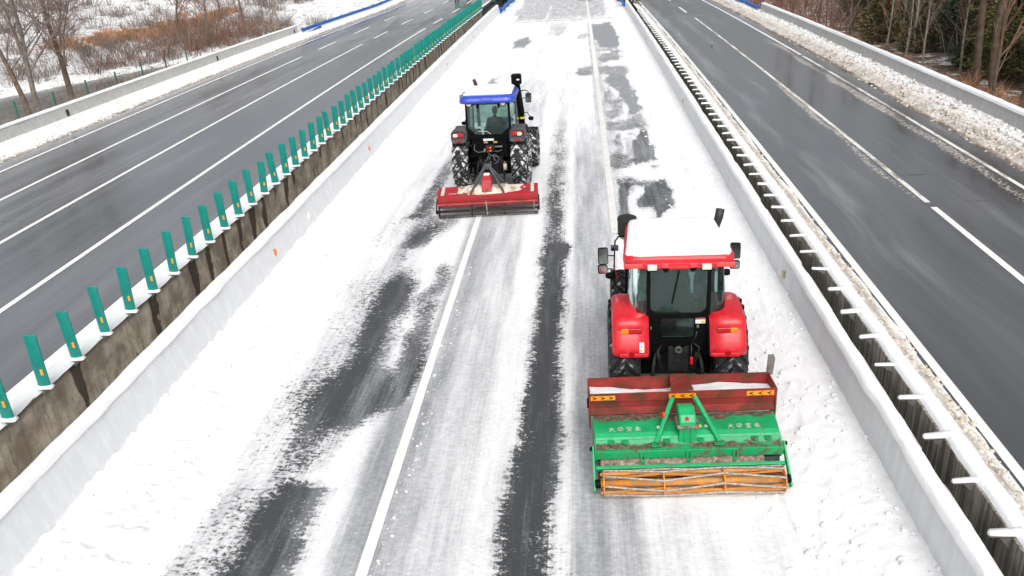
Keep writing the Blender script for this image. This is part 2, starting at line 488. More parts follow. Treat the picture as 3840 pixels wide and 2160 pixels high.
S2 = [(2, -1.2, -.6, 1), (7.67, -1.2, -.57, 1), (8.49, -1.24, -.53, 1), (9.62, -1.24, -.48, 1), (10.8, -1.15, -.49, 1), (12.21, -1.11, -.49, 1), (13.41, -1.06, -.52, 1), (15.77, -1.06, -.53, 1), (18.03, -1.09, -.48, 1), (18.73, -1.1, -.36, 1), (19.19, -1.1, -.52, .72), (20.91, -1.15, -.58, .68), (23.3, -1.21, -.58, .64), (25.41, -1.2, -.57, .58), (28.83, -1.18, -.56, .45), (33.16, -1.1, -.59, .36), (38.85, -1.05, -.61, .28), (46.62, -.91, -.62, .22), (52, -.85, -.62, .1)]
S4 = [(29.5, -4.7, -4.45, .25), (28, -4.79, -4.35, .4), (25.6, -4.79, -4.2, .5), (23.7, -4.82, -4.3, .6), (21.3, -4.92, -4.2, .6)]
POLY = [([(.83, 65), (2.4, 66.9), (2.49, 61.7), (2.53, 54.6), (2.44, 52.8), (.98, 53), (1.28, 55.1), (.8, 57.3)], .8),
        ([(.98, 49.4), (2.25, 50.3), (2.24, 48.5), (1.09, 47.6)], .72),
        ([(.94, 41.85), (2.28, 42.2), (2.38, 39.6), (2.54, 35), (2.45, 33.7), (1.84, 33.3), (1.78, 35.1), (1.87, 38.1), (1.16, 40.3)], .82),
        ([(1.82, 30.3), (2.33, 31.3), (2.36, 29.2), (2.46, 26.1), (2.21, 25.7), (1.76, 25.9), (1.73, 27.4)], .9),
        ([(1.04, 30.4), (1.37, 30.2), (1.17, 25.8), (.91, 25.1)], .6),
        ([(.91, 24.0), (1.22, 23.9), (1.49, 22.97), (1.46, 21.39), (1.35, 19.2), (.95, 19.2)], .9),
        ([(1.76, 23.58), (2.37, 23.83), (2.46, 22.85), (2.42, 21.06), (1.7, 20.2), (1.79, 21.1)], .85),
        ([(.95, 33.2), (1.6, 33.6), (1.75, 36.5), (1.3, 39.5), (.95, 38)], .5), ([(1.0, 31.5), (1.9, 31.8), (2.0, 33), (1.1, 33)], .42),
        ([(1.3, 26), (1.8, 27), (1.75, 30), (1.4, 29.5)], .45), ([(1.05, 44), (2.1, 43.5), (2.2, 46.5), (1.2, 46)], .45), ([(-.2, 57), (.5, 57), (.5, 61), (-.1, 60)], .42),
        ([(-2.4, 60), (-1.2, 60), (-1.0, 68), (-2.2, 68)], .32),
        ([(-4.24, 59.4), (-3.44, 60.1), (-3.56, 54.2), (-4.47, 54.8)], .72),
        ([(-.32, 45.1), (.54, 45.7), (.56, 42.7), (-.25, 42.6)], .72),
        ([(-4.32, 44.2), (-3.59, 44.8), (-3.54, 44.1), (-4.21, 43.7), (-4.5, 40.2), (-4.8, 40.4)], .62),
        ([(-5.9, 74), (-6.0, 112), (2.6, 112), (2.2, 71.5), (.54, 70.8), (-5.2, 70.8)], .42)]

def strip(X, Y, rows, soft):
    r = np.array(sorted(rows)); y = r[:, 0]
    x0 = np.interp(Y, y, r[:, 1]); x1 = np.interp(Y, y, r[:, 2]); s = np.interp(Y, y, r[:, 3])
    s = np.where((Y < y[0]) | (Y > y[-1]), 0, s)
    return s * sstep(-soft, soft, X - x0) * sstep(-soft, soft, x1 - X)

def inpoly(X, Y, P):
    inside = np.zeros(X.shape, bool); n = len(P)
    for i in range(n):
        (xa, ya), (xb, yb) = P[i], P[(i + 1) % n]
        c = ((ya > Y) != (yb > Y)) & (X < (xb - xa) * (Y - ya) / (yb - ya + 1e-9) + xa)
        inside ^= c
    return inside

def center_masks(X, Y):
    wob = (fbm(X * 1.3, Y * .8, 4, 3) - .5) * .5 + (fbm(X * 5, Y * 4, 3, 13) - .5) * .35
    bare = np.maximum(.86 * strip(X + wob * .6, Y, S1, .42), .50 * strip(X + wob * .8 + .55, Y, S1, .85))
    bare = np.maximum(bare, .26 * strip(X + wob + .7, Y, S1, .9))
    bare = np.maximum(bare, strip(X + wob * .4, Y, S1B, .25))
    bare = np.maximum(bare, np.maximum(.90 * strip(X + wob * .35, Y, S2, .26), .48 * strip(X + wob * .4, Y, S2, .6)))
    bare = np.maximum(bare, strip(X + wob * .5, Y, S4, .2))
    rag = sstep(.50, .66, fbm(X * .9 + 3, Y * .8, 4, 91)) * .50 + .10
    bare = np.maximum(bare, rag * sstep(.75, 1.0, X) * (1 - sstep(2.2, 2.7, X)) * sstep(19, 22, Y) * (1 - sstep(62, 69, Y)))
    wx = (fbm(X * 1.6, Y * .5, 4, 11) - .5) * .9; wy = (fbm(X * 1.2, Y * .35, 4, 23) - .5) * 3.
    rj = np.random.default_rng(2).normal(0, 1, (10, 2))
    for P, s in POLY:
        ys_ = [p[1] for p in P]; sel = (Y > min(ys_) - 6) & (Y < max(ys_) + 6)
        if not sel.any(): continue
        xs_, yy_, ax, ay = X[sel], Y[sel], wx[sel], wy[sel]; sc_ = max(1., np.mean(ys_) / 30)
        acc = sum(inpoly(xs_ + ax + a * .13, yy_ + ay + b_ * .35 * sc_, P).astype(float) for a, b_ in rj) / len(rj)
        t_ = bare[sel]; bare[sel] = np.maximum(t_, acc * s)
    sl = .10 + .45 * (fbm(X * 2.0, Y * .10, 3, 51) - .4)
    near = 1 - sstep(30, 55, Y)
    sl = np.maximum(sl, .62 * sstep(-3.3, -3.0, X) * (1 - sstep(-2.5, -1.7, X)) * near)          # beside the lane line
    sl = np.maximum(sl, .72 * sstep(-3.6, -3.2, X) * (1 - sstep(-2.7, -2.4, X)) * (1 - sstep(11.5, 12.5, Y)))
    sl = np.maximum(sl, .46 * sstep(-2.5, -2.2, X) * (1 - sstep(-1.75, -1.4, X)) * near)
    sl = np.maximum(sl, .72 * sstep(-.5, -.15, X) * (1 - sstep(.15, .6, X)) * (1 - sstep(12, 17, Y)))  # right of the dark track
    sl = np.maximum(sl, .6 * sstep(-.5, -.2, X) * (1 - sstep(.5, .9, X)) * (1 - sstep(24, 40, Y)))
    sl = np.maximum(sl, .34 * sstep(.0, .2, X) * (1 - sstep(1.0, 2.3, X)) * (1 - sstep(8.6, 9.6, Y)))
    sl = np.maximum(sl, .26 * sstep(-5.8, -5.3, X) * (1 - sstep(-4.6, -4.2, X)) * near)
    sl = np.maximum(sl, .5 * sstep(-5.2, -4.6, X) * (1 - sstep(-4.5, -4.2, X)) * near)
    sl = np.maximum(sl, .55 * bare * (1 - bare) * 3)
    sl = np.maximum(sl, .50 * sstep(.35, .55, X) * (1 - sstep(1.0, 1.4, X)) * sstep(18, 20, Y) * (1 - sstep(64, 72, Y)))
    dirt = .32 * np.exp(-((X + 2.62) / .13) ** 2) * (1 - sstep(17, 22, Y))
    dirt = np.maximum(dirt, .22 * np.exp(-((X - 1.0) / .3) ** 2) * sstep(19, 22, Y))
    dirt = np.maximum(dirt, .20 * sstep(.2, .5, X) * (1 - sstep(1.6, 2.4, X)) * (1 - sstep(9, 9.6, Y)))
    film_sheen = -.05 + .48 * sstep(22, 45, Y) + .10 * sstep(.3, .8, X) + .16 * sstep(-4.4, -3.6, X) * (1 - sstep(-3.2, -3.0, X))  # slush smears; the rise with distance paints in sky glare off wet asphalt
    return bare, sl, dirt, film_sheen

def build_center():
    ys = ysteps(2.5, 118, .05, 8., 1.5)
    xs = np.arange(-7.55, 4.15, .055)
    X, Y = np.meshgrid(xs, ys); X = X * bowf(Y)
    bare, sl, dirt, film_sheen = center_masks(X, Y)
    thick = (1 - np.clip(bare * 1.3, 0, 1)) * (.012 + .02 * fbm(X * 4, Y * 3, 3, 7))
    o = link('road_center', gridmesh('road_center', X, Y, thick, dict(bare=bare, slush=sl, dirt=dirt, film_sheen=film_sheen)), CENTER)
    tag(o, 'middle carriageway covered in packed snow with dark bare wheel tracks', 'road', kind='structure')
    deck = extrude([(-7.72, -.02), (-7.72, -1.4), (4.14, -1.4), (4.14, -.02)], 1, 116, 4).obj('bridge_deck', DARK_EDGE)
    deck.parent = o
    return o
road_c = build_center()

def flat_line(name, parent, x, w, ya, yb, z, mat):
    n = max(2, int((yb - ya) / 3) + 1); b = B(); ys = np.linspace(ya, yb, n)
    for y in ys: b.v += [(bx(x, y) - w / 2, float(y), z), (bx(x, y) + w / 2, float(y), z)]
    for i in range(n - 1): b.f.append((2 * i, 2 * i + 1, 2 * i + 3, 2 * i + 2))
    return b.obj(name, mat, parent, fix=False)

flat_line('lane_line', road_c, -2.93, .15, 3, 21.3, .034, PAINT)
flat_line('edge_line', road_c, .735, .19, 19.5, 42, .036, PAINT_WORN)
flat_line('edge_line', road_c, .73, .22, 42, 71, .044, PAINT)
flat_line('edge_line', road_c, .72, .2, 71.5, 112, .032, PAINT)
flat_line('edge_line', road_c, -6.35, .2, 71.5, 112, .032, PAINT)
for ya in (72.5, 80, 95): flat_line('lane_dash', road_c, -2.9, .17, ya, ya + 4.5, .03, PAINT)

def build_side(name, x0, x1, z, mat, label, dirt_sheen_f, nx):
    ys = ysteps(2.5, 125, .12, 8., 1.3)
    xs = np.linspace(x0, x1, nx); X, Y = np.meshgrid(xs, ys)
    dirt, film_sheen = dirt_sheen_f(X, Y); Xb = X * bowf(Y)
    o = link(name, gridmesh(name, Xb, Y, np.full(X.shape, z), dict(dirt=dirt, film_sheen=film_sheen)), mat)
    tag(o, label, 'road', kind='structure')
    lo, hi = min(x0, x1), max(x0, x1)
    extrude([(lo - .05, z - .02), (lo - .05, z - 1.1), (hi + .05, z - 1.1), (hi + .05, z - .02)], 1, 120, 4).obj('bridge_deck', DARK_EDGE, o)
    return o

def dirt_sheen_left(X, Y):
    d = .75 * sstep(-26.6, -26.95, X) + .4 * np.exp(-((X + 19.9) / .12) ** 2) * sstep(.45, .6, vnoise(X * 0, Y * .3, 4)) + .35 * np.exp(-((X + 17.4) / .12) ** 2) * sstep(.55, .7, vnoise(X * 0, Y * .35, 9))
    f = .25 * sstep(-23.3, -22.6, X) * (1 - sstep(-20, -19, X)) + .35 * fbm(X * .3, Y * .1, 3, 31) - .1 + .25 * sstep(35, 80, Y)  # pale tint: its mottling and far rise paint in the sky's reflection
    return d, f
def dirt_sheen_right(X, Y):
    wv_ = (fbm(X * .8, Y * .5, 4, 19) - .5)
    mod = .55 + .9 * vnoise(X * .3, Y * .35, 44)
    d = .62 * mod * np.exp(-((X - 11.88 + wv_ * .5) / .30) ** 2) * (1 - sstep(52, 62, Y)) + .58 * mod * np.exp(-((X - 9.1 + wv_ * .4) / .2) ** 2) * sstep(21.0, 22.5, Y) * (1 - sstep(38, 44, Y))
    d = d + .30 * sstep(12.9, 13.25, X) + .10 * sstep(12.4, 12.7, X)
    f = .62 * np.exp(-((X - 7.2 + .012 * (Y - 20) + .5 * (fbm(X * 0, Y * .25, 3, 8) - .5)) / .4) ** 2) * sstep(15.0, 19, Y) * (.5 + vnoise(X * .5, Y * .3, 6)) + .4 * np.exp(-((X - 8.3) / .3) ** 2) * sstep(20, 28, Y) + .3 * np.exp(-((X - 10.6) / .3) ** 2) + .4 * np.exp(-((X - 12.75) / .25) ** 2) + .25 * sstep(40, 75, Y)  # salty streaks; the far term paints sky sheen into the road colour
    return d, f
road_l = build_side('road_left', -27.95, -10.75, -1.2, ASPH_L, 'left carriageway of wet cleared asphalt with white lane lines', dirt_sheen_left, 130)
road_r = build_side('road_right', 4.95, 14.3, -.3, ASPH_R, 'right carriageway of cleared grey asphalt with white lane lines', dirt_sheen_right, 110)
for x, w, e in ((-15.55, .2, 82), (-19.2, .19, 72), (-22.55, .19, 66)): flat_line('lane_line', road_l, x, w, 14, e, -1.19, PAINT)
flat_line('edge_line', road_l, -25.5, .18, 20, 122, -1.19, PAINT)
for x, a in ((-15.5, 86), (-15.5, 97), (-15.5, 108), (-19.2, 76), (-19.2, 87), (-19.2, 98), (-19.2, 110), (-22.5, 70), (-22.5, 81), (-22.5, 92)): flat_line('lane_dash', road_l, x, .2, a, a + 5, -1.19, PAINT)
flat_line('edge_line', road_r, 6.12, .17, 6, 110, -.29, PAINT)
flat_line('lane_line', road_r, 9.3, .17, 12, 21.6, -.29, PAINT)
flat_line('lane_line', road_r, 9.3, .15, 22.0, 70, -.292, PAINT_TAN)
for a in (74, 86): flat_line('lane_dash', road_r, 9.2, .18, a, a + 5, -.29, PAINT)
flat_line('edge_line', road_r, 12.25, .14, 18, 48, -.292, PAINT_TAN)
flat_line('edge_line', road_r, 12.25, .16, 48.3, 110, -.29, PAINT)
JOINT = M('expansion_joint', (.30, .29, .28), .6, var=.3)
for par, xa, xb, y, z in ((road_c, -7.3, 3.9, 70.3, .03), (road_l, -27, -11.9, 82.5, -1.193), (road_r, 6, 13.4, 71, -.293)):
    b = B(); n = 12
    for i in range(n + 1):
        x = bx(xa + (xb - xa) * i / n, y); b.v += [(x, y - .12, z), (x, y + .12, z)]
    for i in range(n): b.f.append((2 * i, 2 * i + 2, 2 * i + 3, 2 * i + 1))
    b.obj('expansion_joint', JOINT, par, fix=False)

# ------------------------------------------------------------------ parapets
def snow_cap(parent, x0, x1, ya, yb, z, h, seed, mat=SNOW, over=.03):
    """rounded cushion of snow lying on a wall top"""
    ys = ysteps(ya, yb, .09, 8., 1.2); u = np.linspace(0, 1, 9)
    U, Y = np.meshgrid(u, ys)
    j0 = (fbm(Y * 2.2, Y * 0, 3, seed) - .5) * .06; j1 = (fbm(Y * 2.2, Y * 0 + 5, 3, seed + 3) - .5) * .06
    lo, hi = min(x0, x1) - over, max(x0, x1) + over
    X = lo + j0 + (hi - lo + j1 - j0) * U
    Z = z - .012 + (h * (.75 + .5 * fbm(Y * 1.1, U * 2, 3, seed + 7))) * np.clip(1 - (2 * U - 1) ** 6, 0, 1)
    o = link('snow_cap', gridmesh('snow_cap', X * bowf(Y), Y, Z), mat, parent)
    return o

def parapet(name, label, prof, ya, yb, joints, mat, cap, seed):
    root = thing(name, label, 'wall')
    cuts = [ya] + list(joints) + [yb]
    for a, b_ in zip(cuts[:-1], cuts[1:]):
        extrude(prof, a + .012, b_ - .012, 2.5).obj('section', mat, root)
    if cap: snow_cap(root, cap[0], cap[1], ya, yb, cap[2], cap[3], seed)
    return root

JL = [5.2, 16.6, 28, 39.5, 51, 62.5]
wall_cl = parapet('parapet_wall', 'whitewashed parapet wall with snow on top, left edge of the snowy carriageway',
                  [(-7.30, -.3), (-7.36, .15), (-7.50, .9), (-7.74, .9), (-7.74, -1.3), (-7.30, -1.3)], 2, 77, JL, WALL_WHITE, (-7.50, -7.74, .9, .09), 1)
wall_cr = parapet('parapet_wall', 'whitewashed parapet wall with snow on top, beside the red tractor',
                  [(3.93, -.3), (3.95, .15), (3.99, .88), (4.18, .88), (4.18, -1.3), (3.93, -1.3)], 2, 75, [6.4, 14.8, 26, 37.5, 49, 60.5], WALL_WHITE, (3.99, 4.18, .88, .08), 2)
wall_ll = parapet('parapet_wall', 'brown weathered parapet wall under the row of green panels',
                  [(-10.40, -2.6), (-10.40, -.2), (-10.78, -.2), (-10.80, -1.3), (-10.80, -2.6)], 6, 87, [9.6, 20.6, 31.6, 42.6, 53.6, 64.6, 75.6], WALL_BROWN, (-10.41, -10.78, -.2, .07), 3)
wall_rr = parapet('parapet_wall', 'dark stained parapet wall with a row of snowy brackets',
                  [(4.72, -1.6), (4.72, .68), (4.98, .68), (5.0, -.4), (5.0, -1.6)], 3, 69, [12, 23.5, 35, 46.5, 58], WALL_OLIVE, (4.77, 4.98, .68, .07), 4)
wall_fl = parapet('parapet_wall', 'long grey concrete parapet wall in front of the canal and bare trees',
                  [(-27.75, -1.5), (-27.8, -.9), (-27.95, -.12), (-28.25, -.12), (-28.25, -2.4), (-27.75, -2.4)], 18, 80, [28.5, 38.6, 48, 58, 68, 77], WALL_GREY, (-27.95, -28.25, -.12, .09), 5)
wall_fr = parapet('parapet_wall', 'grey concrete parapet wall in front of the evergreen wood',
                  [(14.2, -.6), (14.2, .1), (14.28, .62), (14.58, .62), (14.58, -1.8), (14.2, -1.8)], 12, 68.5, [20, 33, 45, 57, 66.5], WALL_GREY, (14.28, 14.58, .62, .1), 6)

# delineators fixed to the parapets
REF_O = M('orange_reflector', (.75, .20, .04), .3, var=.05)
BLACKP = M('black_plastic', (.02, .02, .022), .45)
def reflector(parent, x, y, z, side, mat, s=1.):
    b = B(); b.box((bx(x, y) + side * .03, y, z), (.05 * s, .1 * s, .2 * s)); b.box((bx(x, y) + side * .012, y, z), (.02, .13 * s, .26 * s))
    b.obj('reflector', mat, parent, bevel=.006)
for y in (17.6, 27.4, 46, 58): reflector(wall_cl, -7.43, y, .52, 1, REF_O, .65)
reflector(wall_cl, -7.43, 20.3, .5, 1, M('white_reflector', (.75, .73, .66), .4))
for y in (15.4, 33, 52): reflector(wall_cr, 3.96, y, .55, -1, M('amber_reflector', (.5, .40, .22), .4), .65)
for y in (42.6, 62.2, 79): reflector(wall_fl, -27.86, y, -.5, 1, BLACKP, 1.4)

# pipe with snow beside the right parapet
pipe = thing('conduit_pipe', 'snow dusted pipe running between the two right hand parapets', 'pipe')
b = B(); ysp = np.linspace(3, 70, 40); b.tube([(bx(4.42, y), y, .42) for y in ysp], .065, 8)
b.obj('tube', M('rusty_pipe', (.06, .045, .04), .7), pipe, smooth=True)
def pipe_snow():
    ys = ysteps(3, 70, .1, 8., 1.2); u = np.linspace(-1, 1, 7); U_, Y = np.meshgrid(u, ys)
    g = fbm(Y * 1.4, Y * 0, 4, 77)
    w = .07 * sstep(.30, .42, g); X = 4.42 + U_ * np.maximum(w, .004)
    Z = .475 + .05 * (1 - U_ ** 2) * sstep(.30, .42, g) + .012 * fbm(Y * 5, U_ * 2, 2, 5)
    return link('snow_cap', gridmesh('snow_cap', X * bowf(Y), Y, Z), SNOW_GREY, pipe)
pipe_snow()
for y in np.arange(4.5, 70, 4): B().box((bx(4.3, y), y, .42), (.26, .05, .05)).obj('bracket', MATS['rusty_pipe'], pipe)

# ------------------------------------------------------------------ ploughed snow
def clods(name, xf, yr, zf, n, size, mat, seed, label, cat='snow'):
    rng = np.random.default_rng(seed)
    t = (1 + 5 ** .5) / 2
    ico = np.array([(-1, t, 0), (1, t, 0), (-1, -t, 0), (1, -t, 0), (0, -1, t), (0, 1, t), (0, -1, -t), (0, 1, -t), (t, 0, -1), (t, 0, 1), (-t, 0, -1), (-t, 0, 1)]) / (1 + t * t) ** .5
    fc = np.array([(0, 11, 5), (0, 5, 1), (0, 1, 7), (0, 7, 10), (0, 10, 11), (1, 5, 9), (5, 11, 4), (11, 10, 2), (10, 7, 6), (7, 1, 8), (3, 9, 4), (3, 4, 2), (3, 2, 6), (3, 6, 8), (3, 8, 9), (4, 9, 5), (2, 4, 11), (6, 2, 10), (8, 6, 7), (9, 8, 1)])
    y = yr[0] * (yr[1] / yr[0]) ** rng.random(n); x = xf(rng.random(n), y)
    s = size * (.35 + rng.random(n) ** 3 * 1.6)
    V = ico[None] * (1 + .35 * (rng.random((n, 12, 1)) - .5)) * s[:, None, None] * np.array([1, 1.1, .75])
    a = rng.random(n) * 6.28; ca, sa = np.cos(a)[:, None], np.sin(a)[:, None]
    Vx = V[:, :, 0] * ca - V[:, :, 1] * sa; Vy = V[:, :, 0] * sa + V[:, :, 1] * ca
    z = zf(x, y)
    W = np.stack([Vx + (x * bowf(y))[:, None], Vy + y[:, None], V[:, :, 2] + (z + s * .15)[:, None]], -1).reshape(-1, 3)
    F = (fc[None] + 12 * np.arange(n)[:, None, None]).reshape(-1, 3)
    me = trimesh(name, W, F); me.polygons.foreach_set('use_smooth', [True] * len(me.polygons))
    return tag(link(name, me, mat), label, cat, kind='stuff')

def bank(name, x0, x1, hf, ya, yb, mat, label, nx, d0=.06, lump=.07, ls=3.2, seed=0, ragged=.25, soil=lambda u: .1):
    """lumpy ridge of ploughed snow; hf(u) is its height across u = 0 (x0) .. 1 (x1)"""
    ys = ysteps(ya, yb, d0, 8., 1.3); u = np.linspace(0, 1, nx)
    U_, Y = np.meshgrid(u, ys)
    X = x0 + (x1 - x0) * U_
    X = X + (fbm(Y * .9, U_ * 3, 4, seed + 1) - .5) * ragged * sstep(.3, 1, U_) * np.sign(x1 - x0) * 1.2
    h = hf(U_)
    bil = 1 - np.abs(2 * fbm(X * ls, Y * ls, 4, seed) - 1)
    b2 = np.abs(2 * vnoise(X * ls * 2.7, Y * ls * 2.7, seed + 9) - 1)
    Z = h + (lump * (bil - .72) * 2.2 + lump * .55 * (b2 - .5)) * np.clip(h * 8 + .15 * sstep(0, .1, 1 - U_), 0, 1)
    Z = np.where(U_ > .985, h - .03, Z)
    o = link(name, gridmesh(name, X * bowf(Y), Y, Z, dict(soil=soil(U_) + 0 * Y)), mat)
    tag(o, label, 'snow', kind='stuff')
    return lambda x, y: np.interp(np.clip((x - x0) / (x1 - x0), 0, 1), u, hf(u))

hz = bank('snow_bank', -7.45, -5.35, lambda u: .20 * (1 - sstep(.05, .9, u)) + .045 * (1 - sstep(.6, 1., u)), 2.5, 76, BANK_CLEAN, 'lumpy white snow pushed against the left whitewashed parapet', 60, .045, .06, 4.6, 41, .5, lambda u: .10 + .20 * np.exp(-((u - .45) / .25) ** 2))
clods('snow_lumps', lambda r, y: -7.4 + 2.2 * r ** 1.2, (5, 60), hz, 1100, .026, SNOW, 5, 'small snow clods lying on the left snow bank')
hz = bank('snow_bank', 3.97, 2.45, lambda u: .24 * (1 - sstep(.1, .95, u)) + .05 * (1 - sstep(.8, 1., u)), 2.5, 76, BANK_CLEAN, 'lumpy white snow pushed against the parapet beside the red tractor', 52, .045, .02, 4.8, 57, .45, lambda u: .16 * u)
clods('snow_lumps', lambda r, y: 3.95 - 1.75 * r ** 1.1, (5, 50), hz, 1500, .028, SNOW, 6, 'small snow clods lying on the right snow bank')
hz = bank('snow_bank', -10.74, -12.1, lambda u: -.22 - .06 * u - .95 * sstep(.25, 1, u), 8, 110, BANK_CLEAN, 'white snow bank behind the green panels on the left carriageway', 30, .1, .05, 2.5, 71, .3, lambda u: .35 * u)
hz = bank('snow_bank', 4.97, 6.03, lambda u: .22 - .1 * u - .42 * sstep(.25, 1, u), 3, 100, BANK_SOIL, 'soiled snow bank along the left edge of the right carriageway', 30, .06, .05, 3.4, 83, .16, lambda u: .30 + .35 * np.exp(-((u - .65) / .25) ** 2) - .3 * sstep(.9, 1, u))
clods('snow_lumps', lambda r, y: 5.1 + .9 * r, (6, 60), hz, 1500, .035, SNOW_SOIL, 8, 'brown snow clods on the bank beside the right carriageway')
hz = bank('snow_bank', -27.85, -26.55, lambda u: -1.25 + .46 * (1 - sstep(.0, .95, u)) ** .8 + .08 * (1 - sstep(.9, 1, u)), 20, 124, BANK_SOIL, 'off-white ploughed snow along the far grey wall on the left', 40, .09, .07, 3.2, 97, .3, lambda u: .24 + .6 * sstep(.7, 1, u))
clods('snow_lumps', lambda r, y: -27.7 + 1.15 * r, (28, 100), hz, 3000, .045, SNOW_GREY, 9, 'snow clods on the ploughed bank of the left carriageway')
hz = bank('snow_bank', 14.25, 12.95, lambda u: -.33 + .40 * (1 - sstep(.0, .98, u)) ** .8 + .08 * (1 - sstep(.92, 1, u)), 12, 112, BANK_SOIL, 'brown stained ploughed snow against the wall of the right carriageway', 52, .07, .09, 3.4, 113, .3, lambda u: .12 + .44 * sstep(.25, .65, u) + .4 * sstep(.85, 1, u))
clods('snow_lumps', lambda r, y: 14.15 - 1.25 * r, (18, 80), hz, 3600, .045, SNOW_SOIL, 10, 'brown snow clods on the ploughed bank in front of the wood')
clods('snow_lumps', lambda r, y: 14.2 - .45 * r, (18, 80), hz, 1600, .055, SNOW, 12, 'white snow clods along the top of the ploughed bank')
clods('snow_crumbs', lambda r, y: -2.72 + .22 * (r - .5), (6, 18), lambda x, y: .03 + 0 * x, 150, .017, SNOW_GREY, 14, 'beige snow crumbs along the painted lane line')

# ------------------------------------------------------------------ anti-glare panels on the left wall
GREEN_P = M('teal_plastic', (.003, .235, .195), .42, var=.12, vs=3)
GALV = M('galvanised_steel', (.22, .22, .21), .5, .6, var=.25)
AMBER = M('amber_reflex', (.80, .36, .03), .35, var=.05)
def panel_meshes():
    b = B(); n = 9; W = .232; H = 1.07
    prof = []
    for i in range(n):
        t = i / (n - 1) * 2 - 1; prof.append((t * W / 2, -.035 * (1 - t * t)))
    rows = [(0, 1.), (.04, 1.), (.2, 1.0), (.4, 1.0), (.6, 1.), (.8, 1.), (H - .035, 1.), (H - .01, .93), (H, .78)]
    for z, k in rows:
        for x, y in prof: b.v.append((x * k, y - .006, z))
        for x, y in reversed(prof): b.v.append((x * k, y * .6 + .014, z))
    m = 2 * n
    for r in range(len(rows) - 1):
        for j in range(m): b.f.append((r * m + j, r * m + (j + 1) % m, (r + 1) * m + (j + 1) % m, (r + 1) * m + j))
    b.f.append(tuple(range(m))); b.f.append(tuple((len(rows) - 1) * m + j for j in range(m)))
    for i in range(16):
        z = .3 + i * .038; b.box((0, -.0375 - .004, z), (.10, .006, .014))
    for i in range(7): b.box((-.075 + i * .025, -.034 + abs(i - 3) * .005, .12), (.008, .008, .2))
    refl = B(); refl.box((.052, -.044, .33), (.052, .016, .125))
    br = B(); br.box((0, 0, -.02), (.30, .11, .02)); br.prism([(-.10, -.03), (.06, -.03), (-.10, -.2)], 'y', -.035, -.025); br.prism([(-.10, -.03), (.06, -.03), (-.10, -.2)], 'y', .025, .035)
    sn = B(); k = 10; rng = random.Random(4)
    pts = [(-.16, -.07), (-.05, -.085), (.05, -.075), (.12, -.085), (.165, -.06), (.16, .05), (.08, .07), (-.02, .06), (-.1, .075), (-.165, .05)]
    for z, q in ((-.01, 1.), (.022, .98), (.042, .72)): sn.v += [(x * q, y * q, z) for x, y in pts]
    for r in range(2):
        for j in range(k): sn.f.append((r * k + j, r * k + (j + 1) % k, (r + 1) * k + (j + 1) % k, (r + 1) * k + j))
    sn.f.append(tuple(2 * k + j for j in range(k)))
    return b, refl, br, sn
pb, prf, pbr, psn = panel_meshes()
p0 = thing('anti_glare_panel', '', 'panel')
pan = pb.obj('blade', GREEN_P, p0, smooth=False); prf.obj('reflector', AMBER, pan, bevel=.004)
pbr.obj('bracket', GALV, p0); psn.obj('snow_cap', SNOW, p0, smooth=True)
prng = random.Random(3)
ypan = 10.40; i = 0
while ypan < 86.5:
    o = p0 if i == 0 else copy_tree(p0)
    o.location = (bx(-10.33, ypan), ypan, -.13); o.rotation_euler = (prng.gauss(0, .02), prng.gauss(0, .025), prng.gauss(0, .07)); o.scale = (1, 1, prng.uniform(.97, 1.03))
    tag(o, '%s green anti-glare panel with amber reflector, counted from the left picture edge' % ordinal(i + 1), 'panel', 'green anti-glare panels on the left wall')
    ypan += 1.1 if i < 30 else 1.12; i += 1
    if i == 12: ypan += .0

# snowy brackets without panels on the right wall
b0 = thing('panel_bracket', '', 'bracket')
bb = B(); bb.box((-.10, 0, -.015), (.36, .06, .02)); bb.prism([(.02, -.03), (-.16, -.03), (.02, -.22)], 'y', -.035, -.025); bb.prism([(.02, -.03), (-.16, -.03), (.02, -.22)], 'y', .025, .035)
bb.obj('arm', GALV, b0)
sn = B(); pts = [(-.285, -.012), (-.27, -.030), (-.15, -.036), (0, -.042), (.10, -.06), (.10, .06), (0, .042), (-.14, .036), (-.27, .030), (-.285, .012)]; k = len(pts)
for z, q in ((-.006, 1.), (.018, .97), (.034, .78)): sn.v += [(x * (q * .15 + .85), y * q, z) for x, y in pts]
for r in range(2):
    for j in range(k): sn.f.append((r * k + j, r * k + (j + 1) % k, (r + 1) * k + (j + 1) % k, (r + 1) * k + j))
sn.f.append(tuple(2 * k + j for j in range(k)))
sn.obj('snow_cap', SNOW, b0, smooth=True)
yb = 6.66; i = 0
while yb < 68.6:
    o = b0 if i == 0 else copy_tree(b0)
    o.location = (bx(4.75, yb), yb, .70); o.rotation_euler = (0, prng.uniform(-.05, .05), prng.uniform(-.12, .12)); o.scale = (prng.uniform(.85, 1.1), prng.uniform(.85, 1.25), prng.uniform(.7, 1.3))
    tag(o, '%s snow covered bracket on the dark right wall, counted from the bottom' % ordinal(i + 1), 'bracket', 'snow covered brackets on the right wall')
    yb += .955; i += 1

